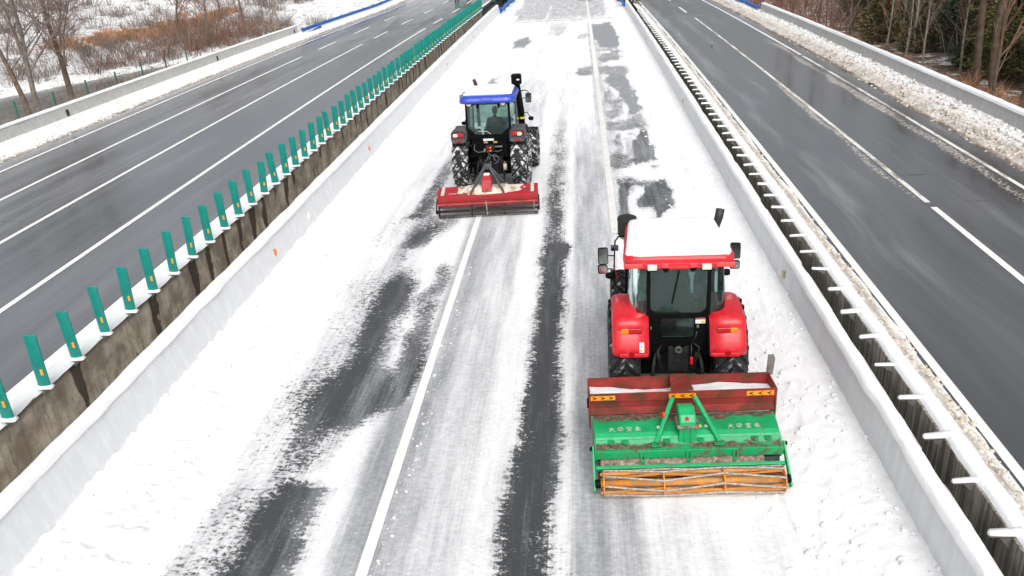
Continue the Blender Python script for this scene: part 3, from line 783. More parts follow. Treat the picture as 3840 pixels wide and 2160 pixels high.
# ------------------------------------------------------------------ blue guard rails
BLUE_R = M('blue_rail_paint', (.02, .16, .52), .45, var=.1)
def guardrail(label, x, z, ya, yb, face):
    root = thing('guard_rail', label, 'guard rail')
    w = [(0, -.155), (.03, -.13), (.075, -.09), (.075, -.06), (.02, 0), (.075, .06), (.075, .09), (.03, .13), (0, .155)]
    prof = [(x + face * a, z + c) for a, c in w] + [(x + face * (a - .012), z + c) for a, c in reversed(w)]
    extrude(prof, ya, yb, 2.).obj('beam', BLUE_R, root)
    y = ya + .5
    while y < yb:
        b = B(); b.box((bx(x, y) - face * .12, y, z - .32), (.12, .12, 1.05)); b.box((bx(x, y) - face * .03, y, z), (.08, .14, .2)); b.obj('post', BLUE_R, root); y += 4
    return root
g = guardrail('blue guard rail continuing the grey wall of the left carriageway', -27.6, -.55, 80.3, 124, 1)
bt = B(); bt.bar((bx(-27.35, 80.6), 80.6, -1.0), (bx(-27.3, 85), 85, -.75), .1, .2); bt.obj('end_terminal', BLUE_R, g)
guardrail('blue guard rail beyond the end of the right concrete wall', 14.1, .3, 68.8, 112, -1)
guardrail('short blue guard rail past the end of the left whitewashed parapet', -7.3, .5, 77.4, 112, 1)
guardrail('blue guard rail past the end of the right whitewashed parapet', 3.9, .5, 75.4, 105, -1)

# ------------------------------------------------------------------ tractor parts
RED = M('red_paint', (.60, .008, .018), .38, var=.10, vs=2, coat=.25, dirt=(.46, .06, .06), damt=.38, ds=11)
BLUE = M('blue_paint', (.030, .068, .46), .35, var=.06, vs=2, coat=.3, dirt=(.25, .28, .45), damt=.28, ds=12)
BLACK = M('black_metal', (.004, .004, .0045), .55, var=.3, spec=.10)
IRON = M('oily_cast_iron', (.012, .012, .012), .55, 0, var=.4, dirt=(.05, .045, .04), damt=.35, ds=12, spec=.3)
STEEL = M('bare_steel', (.32, .31, .29), .4, .8, var=.25)
FENDER_G = M('grey_plastic', (.075, .075, .08), .55, var=.12, dirt=(.14, .13, .12), damt=.35, ds=8)
LAMP_R = M('red_lens', (.42, .008, .012), .2, var=.05)
LAMP_O = M('orange_lens', (.85, .20, .01), .2, var=.05)
LAMP_W = M('clear_lens', (.72, .68, .60), .2, var=.08)
MIRROR = M('mirror_glass', (.35, .37, .36), .08, 1., var=.2, vs=9)
WHITE_ST = M('white_sticker', (.8, .8, .78), .5, var=.04)
YELLOW = M('yellow_band', (.75, .55, .05), .5, var=.05)
HOSE = M('rubber_hose', (.02, .02, .022), .4)
SEATF = M('seat_fabric', (.10, .095, .085), .8, var=.2, vs=20)
def m_lit():
    t = NT('lit_lamp'); t.b.inputs['Emission Color'].default_value = (1, .35, .15, 1); t.b.inputs['Emission Strength'].default_value = 4
    return t.set(col=(.9, .4, .3), rough=.3)
LIT = m_lit()
def m_tyre():
    t = NT('snowy_tyre_rubber')
    n = t.noise(7, 7, None, .78)
    c = t.mix(t.rng(n, .50, .60), (.014, .014, .015), (.78, .80, .82))
    return t.set(col=c, rough=.7)
TYRE = m_tyre()
def m_tyre2():
    t = NT('tyre_rubber'); n = t.noise(9, 7, None, .75)
    return t.set(col=t.mix(t.rng(n, .55, .66), (.022, .022, .023), (.42, .43, .44)), rough=.7)
TYRE2 = m_tyre2()
def m_glass(name, tint):
    t = NT(name)
    tr = t.n.new('ShaderNodeBsdfTransparent'); tr.inputs[0].default_value = (*tint, 1)
    gl = t.n.new('ShaderNodeBsdfGlossy'); gl.inputs[0].default_value = (.75, .9, .87, 1); gl.inputs['Roughness'].default_value = .06
    df = t.n.new('ShaderNodeBsdfDiffuse'); df.inputs[0].default_value = (.08, .11, .105, 1)
    fr = t.n.new('ShaderNodeFresnel'); fr.inputs[0].default_value = 1.5
    a = t.n.new('ShaderNodeMixShader'); b = t.n.new('ShaderNodeMixShader')
    hz_ = t.rng(t.noise(3.5, 5), .4, .75, .08, .30)
    t.l(hz_, a.inputs[0]); t.l(tr.outputs[0], a.inputs[1]); t.l(df.outputs[0], a.inputs[2])
    f2 = t.math('MULTIPLY_ADD', fr.outputs[0], 1.0, .02)
    t.l(f2, b.inputs[0]); t.l(a.outputs[0], b.inputs[1]); t.l(gl.outputs[0], b.inputs[2])
    t.l(b.outputs[0], t.out.inputs['Surface'])
    return t.m
GLASS = m_glass('tinted_glass', (.36, .52, .48))
GLASS2 = m_glass('pale_green_glass', (.62, .76, .72))

LUG = M('tread_rubber', (.010, .010, .011), .55, var=.3, dirt=(.10, .10, .105), damt=.33, ds=18, spec=.35)
def wheel(parent, x, y, rad, w, side, lugs, tmat, rmat):
    """tractor wheel: the tyre with chevron lugs; its rim is a sub-part"""
    b = B(); h = w / 2; r = rad - .045; inner = rad * .56
    prof = [(inner, -h * .62), (inner + .04, -h * .85), (r - .16, -h), (r - .05, -h * .96), (r, -h * .78), (r + .006, 0), (r, h * .78), (r - .05, h * .96), (r - .16, h), (inner + .04, h * .85), (inner, h * .62)]
    b.lathe(prof, (0, 0, 0), 'x', 40); lg = B()
    for s in (-1, 1):
        for i in range(lugs):
            a0 = 2 * math.pi * (i + (.5 if s > 0 else 0)) / lugs
            P = []
            for (hx, da, rr) in ((.0, 0, 0), (.93, .34, -.01)):
                for (dth, dr) in ((-.055, -.03), (.055, -.03), (.045, .045), (-.045, .045)):
                    aa = a0 + da * 1.0 + dth * .62 / rad; R_ = r + rr + dr
                    P.append((s * h * hx, -math.sin(aa) * R_, math.cos(aa) * R_))
            lg.hexa(P)
    t = b.obj('wheel', tmat, parent, smooth=True)
    t.location = (x, y, rad - .012)
    lg.obj('tread', LUG, t)
    q = B(); q.lathe([(inner + .01, -h * .6), (inner - .03, -h * .5), (inner - .05, 0), (inner * .5, side * h * .25), (.12, side * h * .3), (.10, side * h * .75), (0.001, side * h * .75)], (0, 0, 0), 'x', 24)
    q.obj('rim', rmat, t, smooth=True)
    return t

def spline(pts, k):
    out = []; n = len(pts)
    for i in range(n - 1):
        p0, p1, p2, p3 = (Vector(pts[max(i - 1, 0)]), Vector(pts[i]), Vector(pts[i + 1]), Vector(pts[min(i + 2, n - 1)]))
        for j in range(k):
            t = j / k
            out.append(tuple(.5 * ((2 * p1) + (p2 - p0) * t + (2 * p0 - 5 * p1 + 4 * p2 - p3) * t * t + (3 * p1 - p0 - 3 * p2 + p3) * t ** 3)))
    return out + [tuple(pts[-1])]

def rounded_rect(x0, x1, y0, y1, r, n=4):
    pts = []
    for cx, cy, a in ((x1 - r, y1 - r, 0), (x0 + r, y1 - r, 90), (x0 + r, y0 + r, 180), (x1 - r, y0 + r, 270)):
        for i in range(n + 1):
            t = R(a + 90 * i / n); pts.append((cx + r * math.cos(t), cy + r * math.sin(t)))
    return pts

def layered(b, layers):
    """stack of equal-count loops [(points2d, z)] closed at both ends"""
    k = len(b.v); n = len(layers[0][0])
    for pts, z in layers: b.v += [(x, y, z if not callable(z) else z(x, y)) for x, y in pts]
    for r in range(len(layers) - 1):
        for j in range(n): b.f.append((k + r * n + j, k + r * n + (j + 1) % n, k + (r + 1) * n + (j + 1) % n, k + (r + 1) * n + j))
    b.f.append(tuple(k + j for j in range(n))[::-1]); b.f.append(tuple(k + (len(layers) - 1) * n + j for j in range(n)))
    return b

def inset(pts, d, cx, cy):
    out = []
    for x, y in pts:
        v = Vector((x - cx, y - cy)); L = v.length; v = v * ((L - d) / L); out.append((cx + v.x, cy + v.y))
    return out

def quad_glass(p):
    b = B(); b.add(p, [tuple(range(len(p)))]); return b

def mirror_assembly(parent, side, arm, heads, lamp):
    b = B(); b.tube(arm, .014, 8); a = b.obj('mirror_arm', BLACK, parent, smooth=True)
    for (x, y, z, w, h, rot) in heads:
        m = B(); m.prism(rounded_rect(-w / 2, w / 2, -h / 2, h / 2, .03, 3), 'y', -.02, .03); mo = m.obj('mirror', BLACK, parent, bevel=.008)
        mo.location = (x, y, z); mo.rotation_euler = (R(-8), 0, rot)
        g_ = B(); g_.prism(rounded_rect(-w / 2 + .012, w / 2 - .012, -h / 2 + .012, h / 2 - .012, .025, 3), 'y', -.0245, -.0215); g_.obj('mirror_glass', MIRROR, mo)
        B().bar((x, y + .02, z), (x - side * (w / 2 + .12), y + .02, z - .01), .016, .016).obj('mirror_stalk', BLACK, parent)
    if lamp:
        x, y, z = lamp; l = B(); l.lathe([(.001, -.10), (.035, -.09), (.058, -.05), (.06, 0), (.05, .05), (.001, .06)], (x, y, z), 'x', 14); l.obj('indicator_lamp', BLACK, parent, smooth=True)

def hitch(parent, y):
    """three point linkage and drive line at the back of a tractor"""
    b = B(); b.prism([(-.33, .50), (.33, .50), (.36, .80), (.30, 1.06), (-.30, 1.06), (-.36, .80)], 'y', y + .1, y + 1.1); b.obj('transmission_housing', IRON, parent, bevel=.02)
    for s in (-1, 1):
        a = B(); a.tube([(s * .3, y + .35, .80), (s * .62, y + .35, .80)], .13, 12); a.obj('axle_tube', IRON, parent, smooth=True)
        l = B(); l.bar((s * .34, y + .2, .52), (s * .44, y - .62, .50), .05, .09); l.obj('lower_link', IRON, parent, bevel=.008)
        r_ = B(); r_.tube([(s * .40, y - .22, .54), (s * .37, y - .12, .78), (s * .33, y - .02, .98)], [.022, .032, .02], 8); r_.obj('lift_rod', IRON, parent, smooth=True)
        u = B(); u.bar((s * .20, y + .12, 1.02), (s * .34, y - .06, 1.0), .06, .09); u.obj('lift_arm', IRON, parent, bevel=.01)
        c = B(); c.tube([(s * .26, y + .04, .62), (s * .30, y - .02, .97)], [.05, .035], 10); c.obj('lift_cylinder', IRON, parent, smooth=True)

def driver(parent, x, y, z):
    """seated person seen from behind: one continuous body, head turned a little to the right"""
    p = thing('person', 'driver in a dark jacket with short grey hair, sitting in the blue tractor cab', 'person', (x, y, z))
    J = {'pel': (0, 0, .0, .15, .12), 'wai': (0, .02, .18, .14, .11), 'che': (0, .05, .38, .17, .125), 'nkb': (0, .07, .52, .075, .07), 'nkt': (.005, .09, .60, .055, .055),
         'shl': (-.18, .05, .46, .075, .075), 'ell': (-.26, .16, .22, .055, .055), 'wrl': (-.15, .42, .24, .038, .038), 'hal': (-.12, .49, .26, .04, .03),
         'shr': (.18, .05, .46, .075, .075), 'elr': (.27, .15, .22, .055, .055), 'wrr': (.17, .41, .24, .038, .038), 'har': (.14, .48, .26, .04, .03),
         'hpl': (-.10, .06, -.02, .10, .10), 'knl': (-.16, .48, .02, .07, .07), 'anl': (-.17, .56, -.38, .045, .045), 'fol': (-.17, .70, -.43, .04, .04),
         'hpr': (.10, .06, -.02, .10, .10), 'knr': (.17, .48, .02, .07, .07), 'anr': (.18, .56, -.38, .045, .045), 'for': (.18, .70, -.43, .04, .04)}
    E = [('pel', 'wai'), ('wai', 'che'), ('che', 'nkb'), ('nkb', 'nkt'), ('che', 'shl'), ('shl', 'ell'), ('ell', 'wrl'), ('wrl', 'hal'), ('che', 'shr'), ('shr', 'elr'), ('elr', 'wrr'), ('wrr', 'har'),
         ('pel', 'hpl'), ('hpl', 'knl'), ('knl', 'anl'), ('anl', 'fol'), ('pel', 'hpr'), ('hpr', 'knr'), ('knr', 'anr'), ('anr', 'for')]
    ks = list(J); me = bpy.data.meshes.new('body'); me.from_pydata([J[k][:3] for k in ks], [(ks.index(a), ks.index(c)) for a, c in E], [])
    o = link('body', me, M('dark_jacket', (.022, .024, .026), .85, var=.3, vs=9), p)
    sk = o.modifiers.new('skin', 'SKIN')
    for i, k in enumerate(ks):
        me.skin_vertices[0].data[i].radius = J[k][3:]; me.skin_vertices[0].data[i].use_root = (k == 'pel')
    ss = o.modifiers.new('sub', 'SUBSURF'); ss.levels = 1; ss.render_levels = 2
    SKIN = M('skin', (.36, .20, .14), .55, var=.08)
    h = B(); k = 14
    prof = [(-.115, .045), (-.09, .068), (-.05, .080), (0, .086), (.045, .086), (.085, .070), (.112, .038), (.12, .005)]
    for z_, r_ in prof:
        for j in range(k):
            a = 2 * math.pi * j / k; fwd = max(0, math.sin(a))
            h.v.append((r_ * .86 * math.cos(a), r_ * 1.12 * math.sin(a) + (.012 if z_ < -.03 else 0) * fwd + (.02 if (abs(a - math.pi / 2) < .3 and -.05 < z_ < .03) else 0), z_))
    for r_ in range(len(prof) - 1):
        for j in range(k): h.f.append((r_ * k + j, r_ * k + (j + 1) % k, (r_ + 1) * k + (j + 1) % k, (r_ + 1) * k + j))
    h.f.append(tuple(range(k))); h.f.append(tuple((len(prof) - 1) * k + j for j in range(k)))
    for s in (-1, 1): h.box((s * .078, .0, -.01), (.014, .035, .06))
    ho = h.obj('head', SKIN, p, smooth=True); ho.location = (.01, .10, .715); ho.rotation_euler = (R(-4), 0, R(-25))
    for s in (-1, 1): B().lathe([(.001, -.009), (.009, 0), (.001, .009)], (s * .03, .088, .015), 'y', 8).obj('eye', BLACK, ho)
    B().box((0, .093, -.062), (.045, .012, .009)).obj('mouth', M('lip', (.25, .09, .08), .6), ho)
    hr = B(); 
    prof2 = [(-.06, .078), (-.02, .090), (.03, .094), (.08, .080), (.115, .048), (.130, .004)]
    for z_, r_ in prof2:
        for j in range(k):
            a = 2 * math.pi * j / k; cut = 1 if (math.sin(a) < .35 or z_ > .06) else .82
            hr.v.append((r_ * .88 * math.cos(a) * cut, r_ * 1.15 * math.sin(a) * cut, z_))
    for r_ in range(len(prof2) - 1):
        for j in range(k): hr.f.append((r_ * k + j, r_ * k + (j + 1) % k, (r_ + 1) * k + (j + 1) % k, (r_ + 1) * k + j))
    hr.f.append(tuple((len(prof2) - 1) * k + j for j in range(k)))
    hr.obj('hair', M('grey_hair', (.20, .19, .17), .8, var=.3, vs=30), ho, smooth=True)
    for s, base in ((-1, (-.12, .49, .26)), (1, (.14, .48, .26))):
        for q in range(4):
            f = B(); x0 = base[0] + (q - 1.5) * .017; L = (.055, .065, .06, .048)[q]
            f.tube([(x0, base[1] + .02, base[2]), (x0, base[1] + .02 + L * .6, base[2] + .005), (x0, base[1] + .015 + L * .8, base[2] - .03)], [.0095, .009, .007], 6); f.obj('finger', SKIN, o, smooth=True)
        f = B(); f.tube([(base[0] - s * .03, base[1], base[2]), (base[0] - s * .05, base[1] + .04, base[2] - .005)], [.011, .008], 6); f.obj('thumb', SKIN, o, smooth=True)
    return p

def cab_frame(parent, W, Wt, yr, yf, zb, zt, mat=BLACK, t=.055):
    """posts and rails of a cab; W half width at the base, Wt at the roof"""
    for s in (-1, 1):
        for (y, nm) in ((yr, 'rear_post'), ((yr + yf) / 2 + .05, 'door_post'), (yf, 'front_post')):
            B().bar((s * W, y, zb), (s * Wt, y, zt), t, t, (0, 1, 0)).obj(nm, mat, parent, bevel=.01)
        B().bar((s * W, yr, zb), (s * W, yf, zb), t, t).obj('sill', mat, parent)
        B().bar((s * Wt, yr, zt), (s * Wt, yf, zt), t, t).obj('roof_rail', mat, parent)
    B().bar((-Wt, yf, zt), (Wt, yf, zt), t, t).obj('header', mat, parent)
    B().bar((-Wt, yr, zt), (Wt, yr, zt), t, t * 1.3).obj('header', mat, parent)
    B().bar((-W, yf, zb), (W, yf, zb), t, t).obj('front_sill', mat, parent)

# ------------------------------------------------------------------ red tractor
def red_tractor():
    T = thing('tractor', 'red tractor with snow covered roof pulling the green tiller', 'tractor', (1.375, 11.85, .02), R(-1.0))
    RIM = M('red_rim', (.45, .02, .02), .5, var=.1)
    for s in (-1, 1):
        wheel(T, s * .82, .12, .80, .50, s, 20, TYRE2, RIM)
        wheel(T, s * .80, 2.45, .58, .38, s, 18, TYRE2, RIM)
    hitch(T, -.35)
    B().box((0, .05, .72), (1.12, .35, .62)).obj('rear_frame', BLACK, T, bevel=.02)
    # chassis and bonnet
    B().box((0, 1.6, .72), (.42, 2.2, .36)).obj('chassis', IRON, T, bevel=.03)
    B().tube([(-.75, 2.45, .60), (.75, 2.45, .60)], .07, 10).obj('front_axle', IRON, T, smooth=True)
    h = B(); loops = []
    for y, w, zt in ((1.2, .36, 1.62), (1.9, .36, 1.60), (2.6, .33, 1.52), (2.95, .29, 1.40), (3.05, .24, 1.3)):
        loops.append((y, w, zt))
    for y, w, zt in loops: h.v += [(-w, y, .82), (-w, y, zt - .10), (-w + .09, y, zt), (w - .09, y, zt), (w, y, zt - .10), (w, y, .82)]
    for i in range(len(loops) - 1):
        for j in range(5): h.f.append((i * 6 + j, i * 6 + j + 1, (i + 1) * 6 + j + 1, (i + 1) * 6 + j))
    h.f.append(tuple(range(6))); h.f.append(tuple(24 + j for j in range(6)))
    h.obj('bonnet', RED, T, bevel=.02)
    # cab
    zb, zt = 1.10, 2.40
    B().box((0, .42, 1.04), (1.20, 1.55, .08)).obj('cab_floor', BLACK, T)
    rear = B()   # lower rear wall round the small window
    rear.prism([(-.47, .98), (.47, .98), (.47, 1.245), (-.47, 1.245)], 'y', -.42, -.37); rear.prism([(-.47, 1.565), (.47, 1.565), (.47, 1.64), (-.47, 1.64)], 'y', -.42, -.37)
    rear.box((-.37, -.395, 1.405), (.20, .05, .33)); rear.box((.355, -.395, 1.405), (.23, .05, .33)); rear.obj('rear_panel', BLACK, T)
    lw = B(); lw.prism(rounded_rect(-.265, .235, 1.25, 1.56, .035, 3), 'y', -.428, -.418); lw.obj('lower_window', GLASS, T)
    B().box((.12, -.22, 1.29), (.26, .22, .10), (0, .1, .2)).obj('purple_bag', M('purple_cloth', (.20, .11, .27), .8, var=.3, vs=12), T, bevel=.03)
    B().box((0, -.0, 1.16), (.9, .6, .10)).obj('seat_base', BLACK, T)
    B().box((.0, .35, 1.35), (.46, .46, .14)).obj('seat_cushion', SEATF, T, bevel=.04)
    sb = B(); sb.prism([(-.30, 1.38), (.30, 1.38), (.25, 1.75), (.13, 2.12), (-.13, 2.12), (-.25, 1.75)], 'y', .10, .22); sb.obj('seat_back', M('beige_seat_cover', (.27, .27, .23), .85, var=.2, vs=14), T, bevel=.04)
    wh = B(); wh.lathe([(.17, -.012), (.185, 0), (.17, .012), (.155, 0), (.17, -.012)], (0, 0, 0), 'z', 20); wo = wh.obj('steering_wheel', BLACK, T, smooth=True); wo.location = (0, .98, 1.68); wo.rotation_euler = (R(-35), 0, 0)
    B().tube([(0, 1.0, 1.66), (0, 1.12, 1.2)], .03, 8).obj('steering_column', BLACK, T)
    B().box((0, 1.15, 1.40), (.6, .14, .5)).obj('dashboard', BLACK, T, bevel=.03)
    cl = B(); cl.prism([(-.58, 1.62), (-.46, 1.60), (-.44, 1.86), (-.47, 2.14), (-.55, 2.18), (-.60, 1.95)], 'y', .02, .06); cl.obj('hanging_jacket', M('pale_jacket', (.55, .60, .55), .85, var=.2, vs=10), T, bevel=.015)
    B().lathe([(.001, -.09), (.07, -.05), (.085, 0), (.06, .06), (.001, .08)], (-.50, .03, 2.22), 'z', 12).obj('straw_hat', M('straw', (.62, .48, .22), .8, var=.15), T, smooth=True)
    # frame: rear posts in line with the fenders' inner edges, corner glass curved round
    for s in (-1, 1):
        B().bar((s * .455, -.41, 1.60), (s * .455, -.36, 2.42), .05, .06, (0, 1, 0)).obj('rear_post', BLACK, T, bevel=.008)
        B().bar((s * .44, -.41, .95), (s * .455, -.415, 1.62), .06, .06, (0, 1, 0)).obj('lower_post', BLACK, T, bevel=.008)
        for y, n_ in ((.42, 'door_post'), (1.22, 'front_post')): B().bar((s * .74, y, 1.10), (s * .70, y - .04, 2.42), .05, .05, (0, 1, 0)).obj(n_, BLACK, T, bevel=.008)
        g_ = B(); arc = []
        for i in range(7):
            t = i / 6 * math.pi / 2; arc.append((s * (.475 + .255 * math.sin(t)), -.385 + .27 * (1 - math.cos(t))))
        arc += [(s * .735, .05), (s * .735, .40)]
        n_ = len(arc)
        for z, k in ((1.60, 1.02), (2.42, .955)): g_.v += [(x * k, y + (.03 if z > 2 else 0), z) for x, y in arc]
        for i in range(n_ - 1): g_.f.append((i, i + 1, n_ + i + 1, n_ + i))
        g_.obj('corner_window', GLASS, T, smooth=True, fix=False)
        e = B(); e.tube([(x * 1.02, y, 1.605) for x, y in arc], .014, 6); e.obj('window_seal', BLACK, T, smooth=True)
        quad_glass([(s * .745, .45, 1.12), (s * .745, 1.2, 1.12), (s * .705, 1.18, 2.40), (s * .705, .42, 2.40)]).obj('side_window', GLASS, T, fix=False)
        B().bar((s * .745, .40, 1.10), (s * .745, 1.24, 1.10), .05, .06).obj('sill', BLACK, T)
    quad_glass([(-.70, 1.23, 1.62), (.70, 1.23, 1.62), (.67, 1.18, 2.40), (-.67, 1.18, 2.40)]).obj('windscreen', GLASS, T, fix=False)
    w = B(); w.prism([(-.43, 1.72), (-.33, 1.62), (.33, 1.62), (.43, 1.72), (.43, 2.42), (-.43, 2.42)], 'y', -.405, -.395); wo = w.obj('rear_window', GLASS, T)
    wf = B(); outl = [(-.43, 1.72), (-.33, 1.62), (.33, 1.62), (.43, 1.72), (.43, 2.42), (-.43, 2.42), (-.43, 1.72)]
    wf.tube([(x, -.41, z) for x, z in outl], .012, 6); wf.obj('window_frame', BLACK, wo)
    gs = B(); gs.prism([(-.43, 1.585), (-.43, 1.715), (-.335, 1.615), (.335, 1.615), (.43, 1.715), (.43, 1.585)], 'y', -.418, -.40); gs.obj('window_gusset', BLACK, T)
    for x in (-.20, .20):
        q = B(); q.prism([(x - .06, 2.43), (x + .06, 2.43), (x + .055, 2.38), (x + .02, 2.335), (x - .02, 2.335), (x - .055, 2.38)], 'y', -.44, -.415); q.obj('window_hinge', BLACK, T, bevel=.006)
    B().bar((.0, -.43, 2.34), (-.10, -.425, 1.80), .018, .012).obj('wiper', BLACK, T)
    # roof: red moulded shell with stepped rear lip
    ro = B(); out = rounded_rect(-.83, .83, -.42, 1.32, .20, 5)
    out = [(x * (1 - .14 * max(0, (y - .2) / 1.12) ** 1.5), y) for x, y in out]
    layered(ro, [(inset(out, .10, 0, .45), 2.40), (inset(out, .02, 0, .45), 2.42), (out, 2.47), (inset(out, .012, 0, .45), 2.535), (inset(out, .06, 0, .45), 2.575)])
    ro.obj('roof', RED, T, smooth=False, bevel=.012)
    lip = B()
    for x0, x1, zl in ((-.82, -.53, 2.395), (-.27, -.15, 2.39), (.15, .27, 2.39), (.53, .82, 2.395)): lip.hexa([(x0, -.455, zl + .012), (x1, -.455, zl + .012), (x1, -.35, zl), (x0, -.35, zl), (x0, -.43, 2.475), (x1, -.43, 2.475), (x1, -.35, 2.475), (x0, -.35, 2.475)])
    lip.box((0, -.40, 2.43), (1.2, .06, .09)); lip.box((0, -.42, 2.405), (.32, .05, .05)); lip.obj('roof_lip', RED, T, bevel=.012)
    sn = B(); so = inset(out, .045, 0, .45); rn = random.Random(5)
    so = [(x + rn.uniform(-.012, .012), y + rn.uniform(-.012, .012)) for x, y in so]
    dome = lambda z0: (lambda x, y: z0 - .05 * (x / .8) ** 2 + .012 * math.sin(x * 7 + y * 3))
    layered(sn, [(so, 2.545), (inset(so, .015, 0, .45), 2.60), (inset(so, .10, 0, .45), dome(2.64)), (inset(so, .35, 0, .45), dome(2.655))]); sn.obj('snow_cap', SNOW, T, smooth=True)
    for x in (-.40, .40):
        l = B(); l.box((x, -.445, 2.42), (.14, .07, .085)); lo = l.obj('work_lamp', LAMP_W, T, bevel=.012)
        B().box((x, -.445, 2.372), (.15, .08, .012)).obj('lamp_housing', BLACK, lo)
    # fenders
    for s in (-1, 1):
        f = B(); prof = spline([(-.70, 1.06), (-.72, 1.13), (-.69, 1.24), (-.62, 1.37), (-.57, 1.44), (-.55, 1.53), (-.46, 1.60), (-.28, 1.63), (0, 1.65), (.30, 1.63), (.52, 1.55), (.66, 1.42), (.72, 1.28)], 3)
        sect = [(.455, 0, 0), (.70, 0, 0), (.86, .0, .0), (.93, .008, .01), (.975, .03, .035), (1.0, .075, .08), (1.005, .16, .16)]
        n_ = len(sect)
        for y, z in prof:
            v = Vector((y, z - 1.0)); v.normalize()
            f.v += [(s * x, y - v.x * dr, z - v.y * dz) for x, dr, dz in sect]
        for i_ in range(len(prof) - 1):
            for k in range(n_ - 1): f.f.append((i_ * n_ + k, i_ * n_ + k + 1, (i_ + 1) * n_ + k + 1, (i_ + 1) * n_ + k))
        fo = f.obj('fender', RED, T, smooth=True)
        so2 = fo.modifiers.new('thick', 'SOLIDIFY'); so2.thickness = .022; so2.offset = 0
        ins = B(); ins.prism([(-.68, 1.06), (-.66, 1.2), (-.53, 1.45), (-.44, 1.57), (0, 1.62), (.5, 1.52), (.70, 1.26), (.5, 1.0)], 'x', s * .44, s * .452); ins.obj('fender_liner', BLACK, T)
        tl = B(); tl.box((s * .66, -.605, 1.44), (.20, .05, .075), (R(-12), 0, 0)); tl.obj('tail_lamp', LAMP_R, fo, bevel=.008)
        to = B(); to.box((s * .815, -.605, 1.44), (.11, .05, .075), (R(-12), 0, 0)); to.obj('turn_lamp', LAMP_O, fo, bevel=.008)
        rf = B(); rf.lathe([(.001, -.012), (.045, -.008), (.045, .004)], (s * .72, -.735, 1.11), 'y', 14); rf.obj('reflector', LAMP_R, fo)
        rp = B(); rp.hexa([(s * .47, -.745, 1.055), (s * .90, -.745, 1.055), (s * .90, -.70, 1.055), (s * .47, -.70, 1.055), (s * .47, -.738, 1.115), (s * .90, -.738, 1.115), (s * .90, -.70, 1.13), (s * .47, -.70, 1.13)]); rp.obj('fender_hem', RED, fo, bevel=.014)
    st = B(); st.hexa([(-.60, -.752, 1.15), (-.53, -.752, 1.15), (-.53, -.70, 1.15), (-.60, -.70, 1.15), (-.60, -.700, 1.285), (-.53, -.700, 1.285), (-.53, -.64, 1.285), (-.60, -.64, 1.285)])
    so_ = st.obj('warning_sticker', WHITE_ST, T); so_.rotation_euler = (R(0), 0, 0)
    tr = B(); tr.add([(-.585, -.7255, 1.225), (-.545, -.7255, 1.225), (-.565, -.7115, 1.26)], [(0, 1, 2)]); tr.add([(-.59, -.7495, 1.162), (-.56, -.7495, 1.162), (-.56, -.7385, 1.19), (-.59, -.7385, 1.19)], [(0, 1, 2, 3)]); tr.obj('sticker_print', LAMP_O, so_, fix=False)
    s2 = B(); s2.box((.335, -.424, 1.515), (.15, .008, .09)); s2o = s2.obj('instruction_sticker', WHITE_ST, T)
    B().box((.335, -.4295, 1.55), (.15, .004, .02)).obj('sticker_print', LAMP_R, s2o); B().box((.375, -.4295, 1.50), (.06, .004, .03)).obj('sticker_print', YELLOW, s2o)
    # hitch plate, coupling, hoses
    pl = B(); pl.prism([(-.155, .72), (.155, .72), (.155, 1.14), (.10, 1.14), (.055, 1.11), (-.055, 1.11), (-.10, 1.14), (-.155, 1.14)], 'y', -.56, -.53); pl.obj('top_link_bracket', IRON, T, bevel=.006)
    ho = B(); ho.lathe([(.03, -.02), (.055, -.02), (.055, .02), (.03, .02), (.03, -.02)], (.0, -.575, 1.10), 'y', 14); ho.obj('hitch_hook', STEEL, T)
    B().box((.20, -.56, .90), (.045, .04, .13)).obj('red_coupler', RED, T, bevel=.01)
    for pts in ([(.20, -.5, 1.15), (.2, -.56, 1.05), (.20, -.56, .96)], [(.22, -.45, 1.16), (.32, -.5, 1.1), (.30, -.55, .95), (.24, -.52, .85)], [(.30, -.40, 1.36), (.27, -.44, 1.25), (.20, -.45, 1.15)], [(-.25, -.42, 1.10), (-.32, -.5, 1.0), (-.28, -.5, .82)]):
        B().tube(pts, .011, 6).obj('hydraulic_hose', HOSE, T, smooth=True)
    B().box((-.42, -.42, 1.40), (.04, .03, .05)).obj('socket', STEEL, T, bevel=.006); B().box((.30, -.42, 1.42), (.04, .03, .05)).obj('socket', STEEL, T, bevel=.006)
    for i in range(8):
        B().box((-.462, -.70 + i * .05, 1.15 + i * .075), (.012, .012, .012)).obj('bolt', STEEL, T)
    # intake, exhaust
    a = B(); a.lathe([(.001, 2.455), (.12, 2.45), (.165, 2.43), (.172, 2.40), (.172, 2.37), (.165, 2.36), (.165, 2.14), (.15, 2.12), (.06, 2.06), (.05, 1.4), (.001, 1.4)], (-.69, 1.85, 0), 'z', 24); a.obj('air_intake', M('matt_black_plastic', (.016, .018, .018), .55, var=.2, spec=.45), T, smooth=False)
    B().lathe([(.16, 2.12), (.17, 2.125), (.13, 2.055), (.06, 2.04)], (-.69, 1.85, 0), 'z', 24).obj('intake_collar', M('dusty_collar', (.42, .38, .30), .6), T)
    e = B(); e.tube([(.78, 1.95, 1.3), (.82, 1.95, 2.06), (.85, 1.96, 2.16), (.905, 1.98, 2.34), (.93, 2.0, 2.48)], [.055, .06, .068, .074, .074], 14); e.obj('exhaust_pipe', M('exhaust_steel', (.06, .055, .05), .55, .5), T, smooth=True)
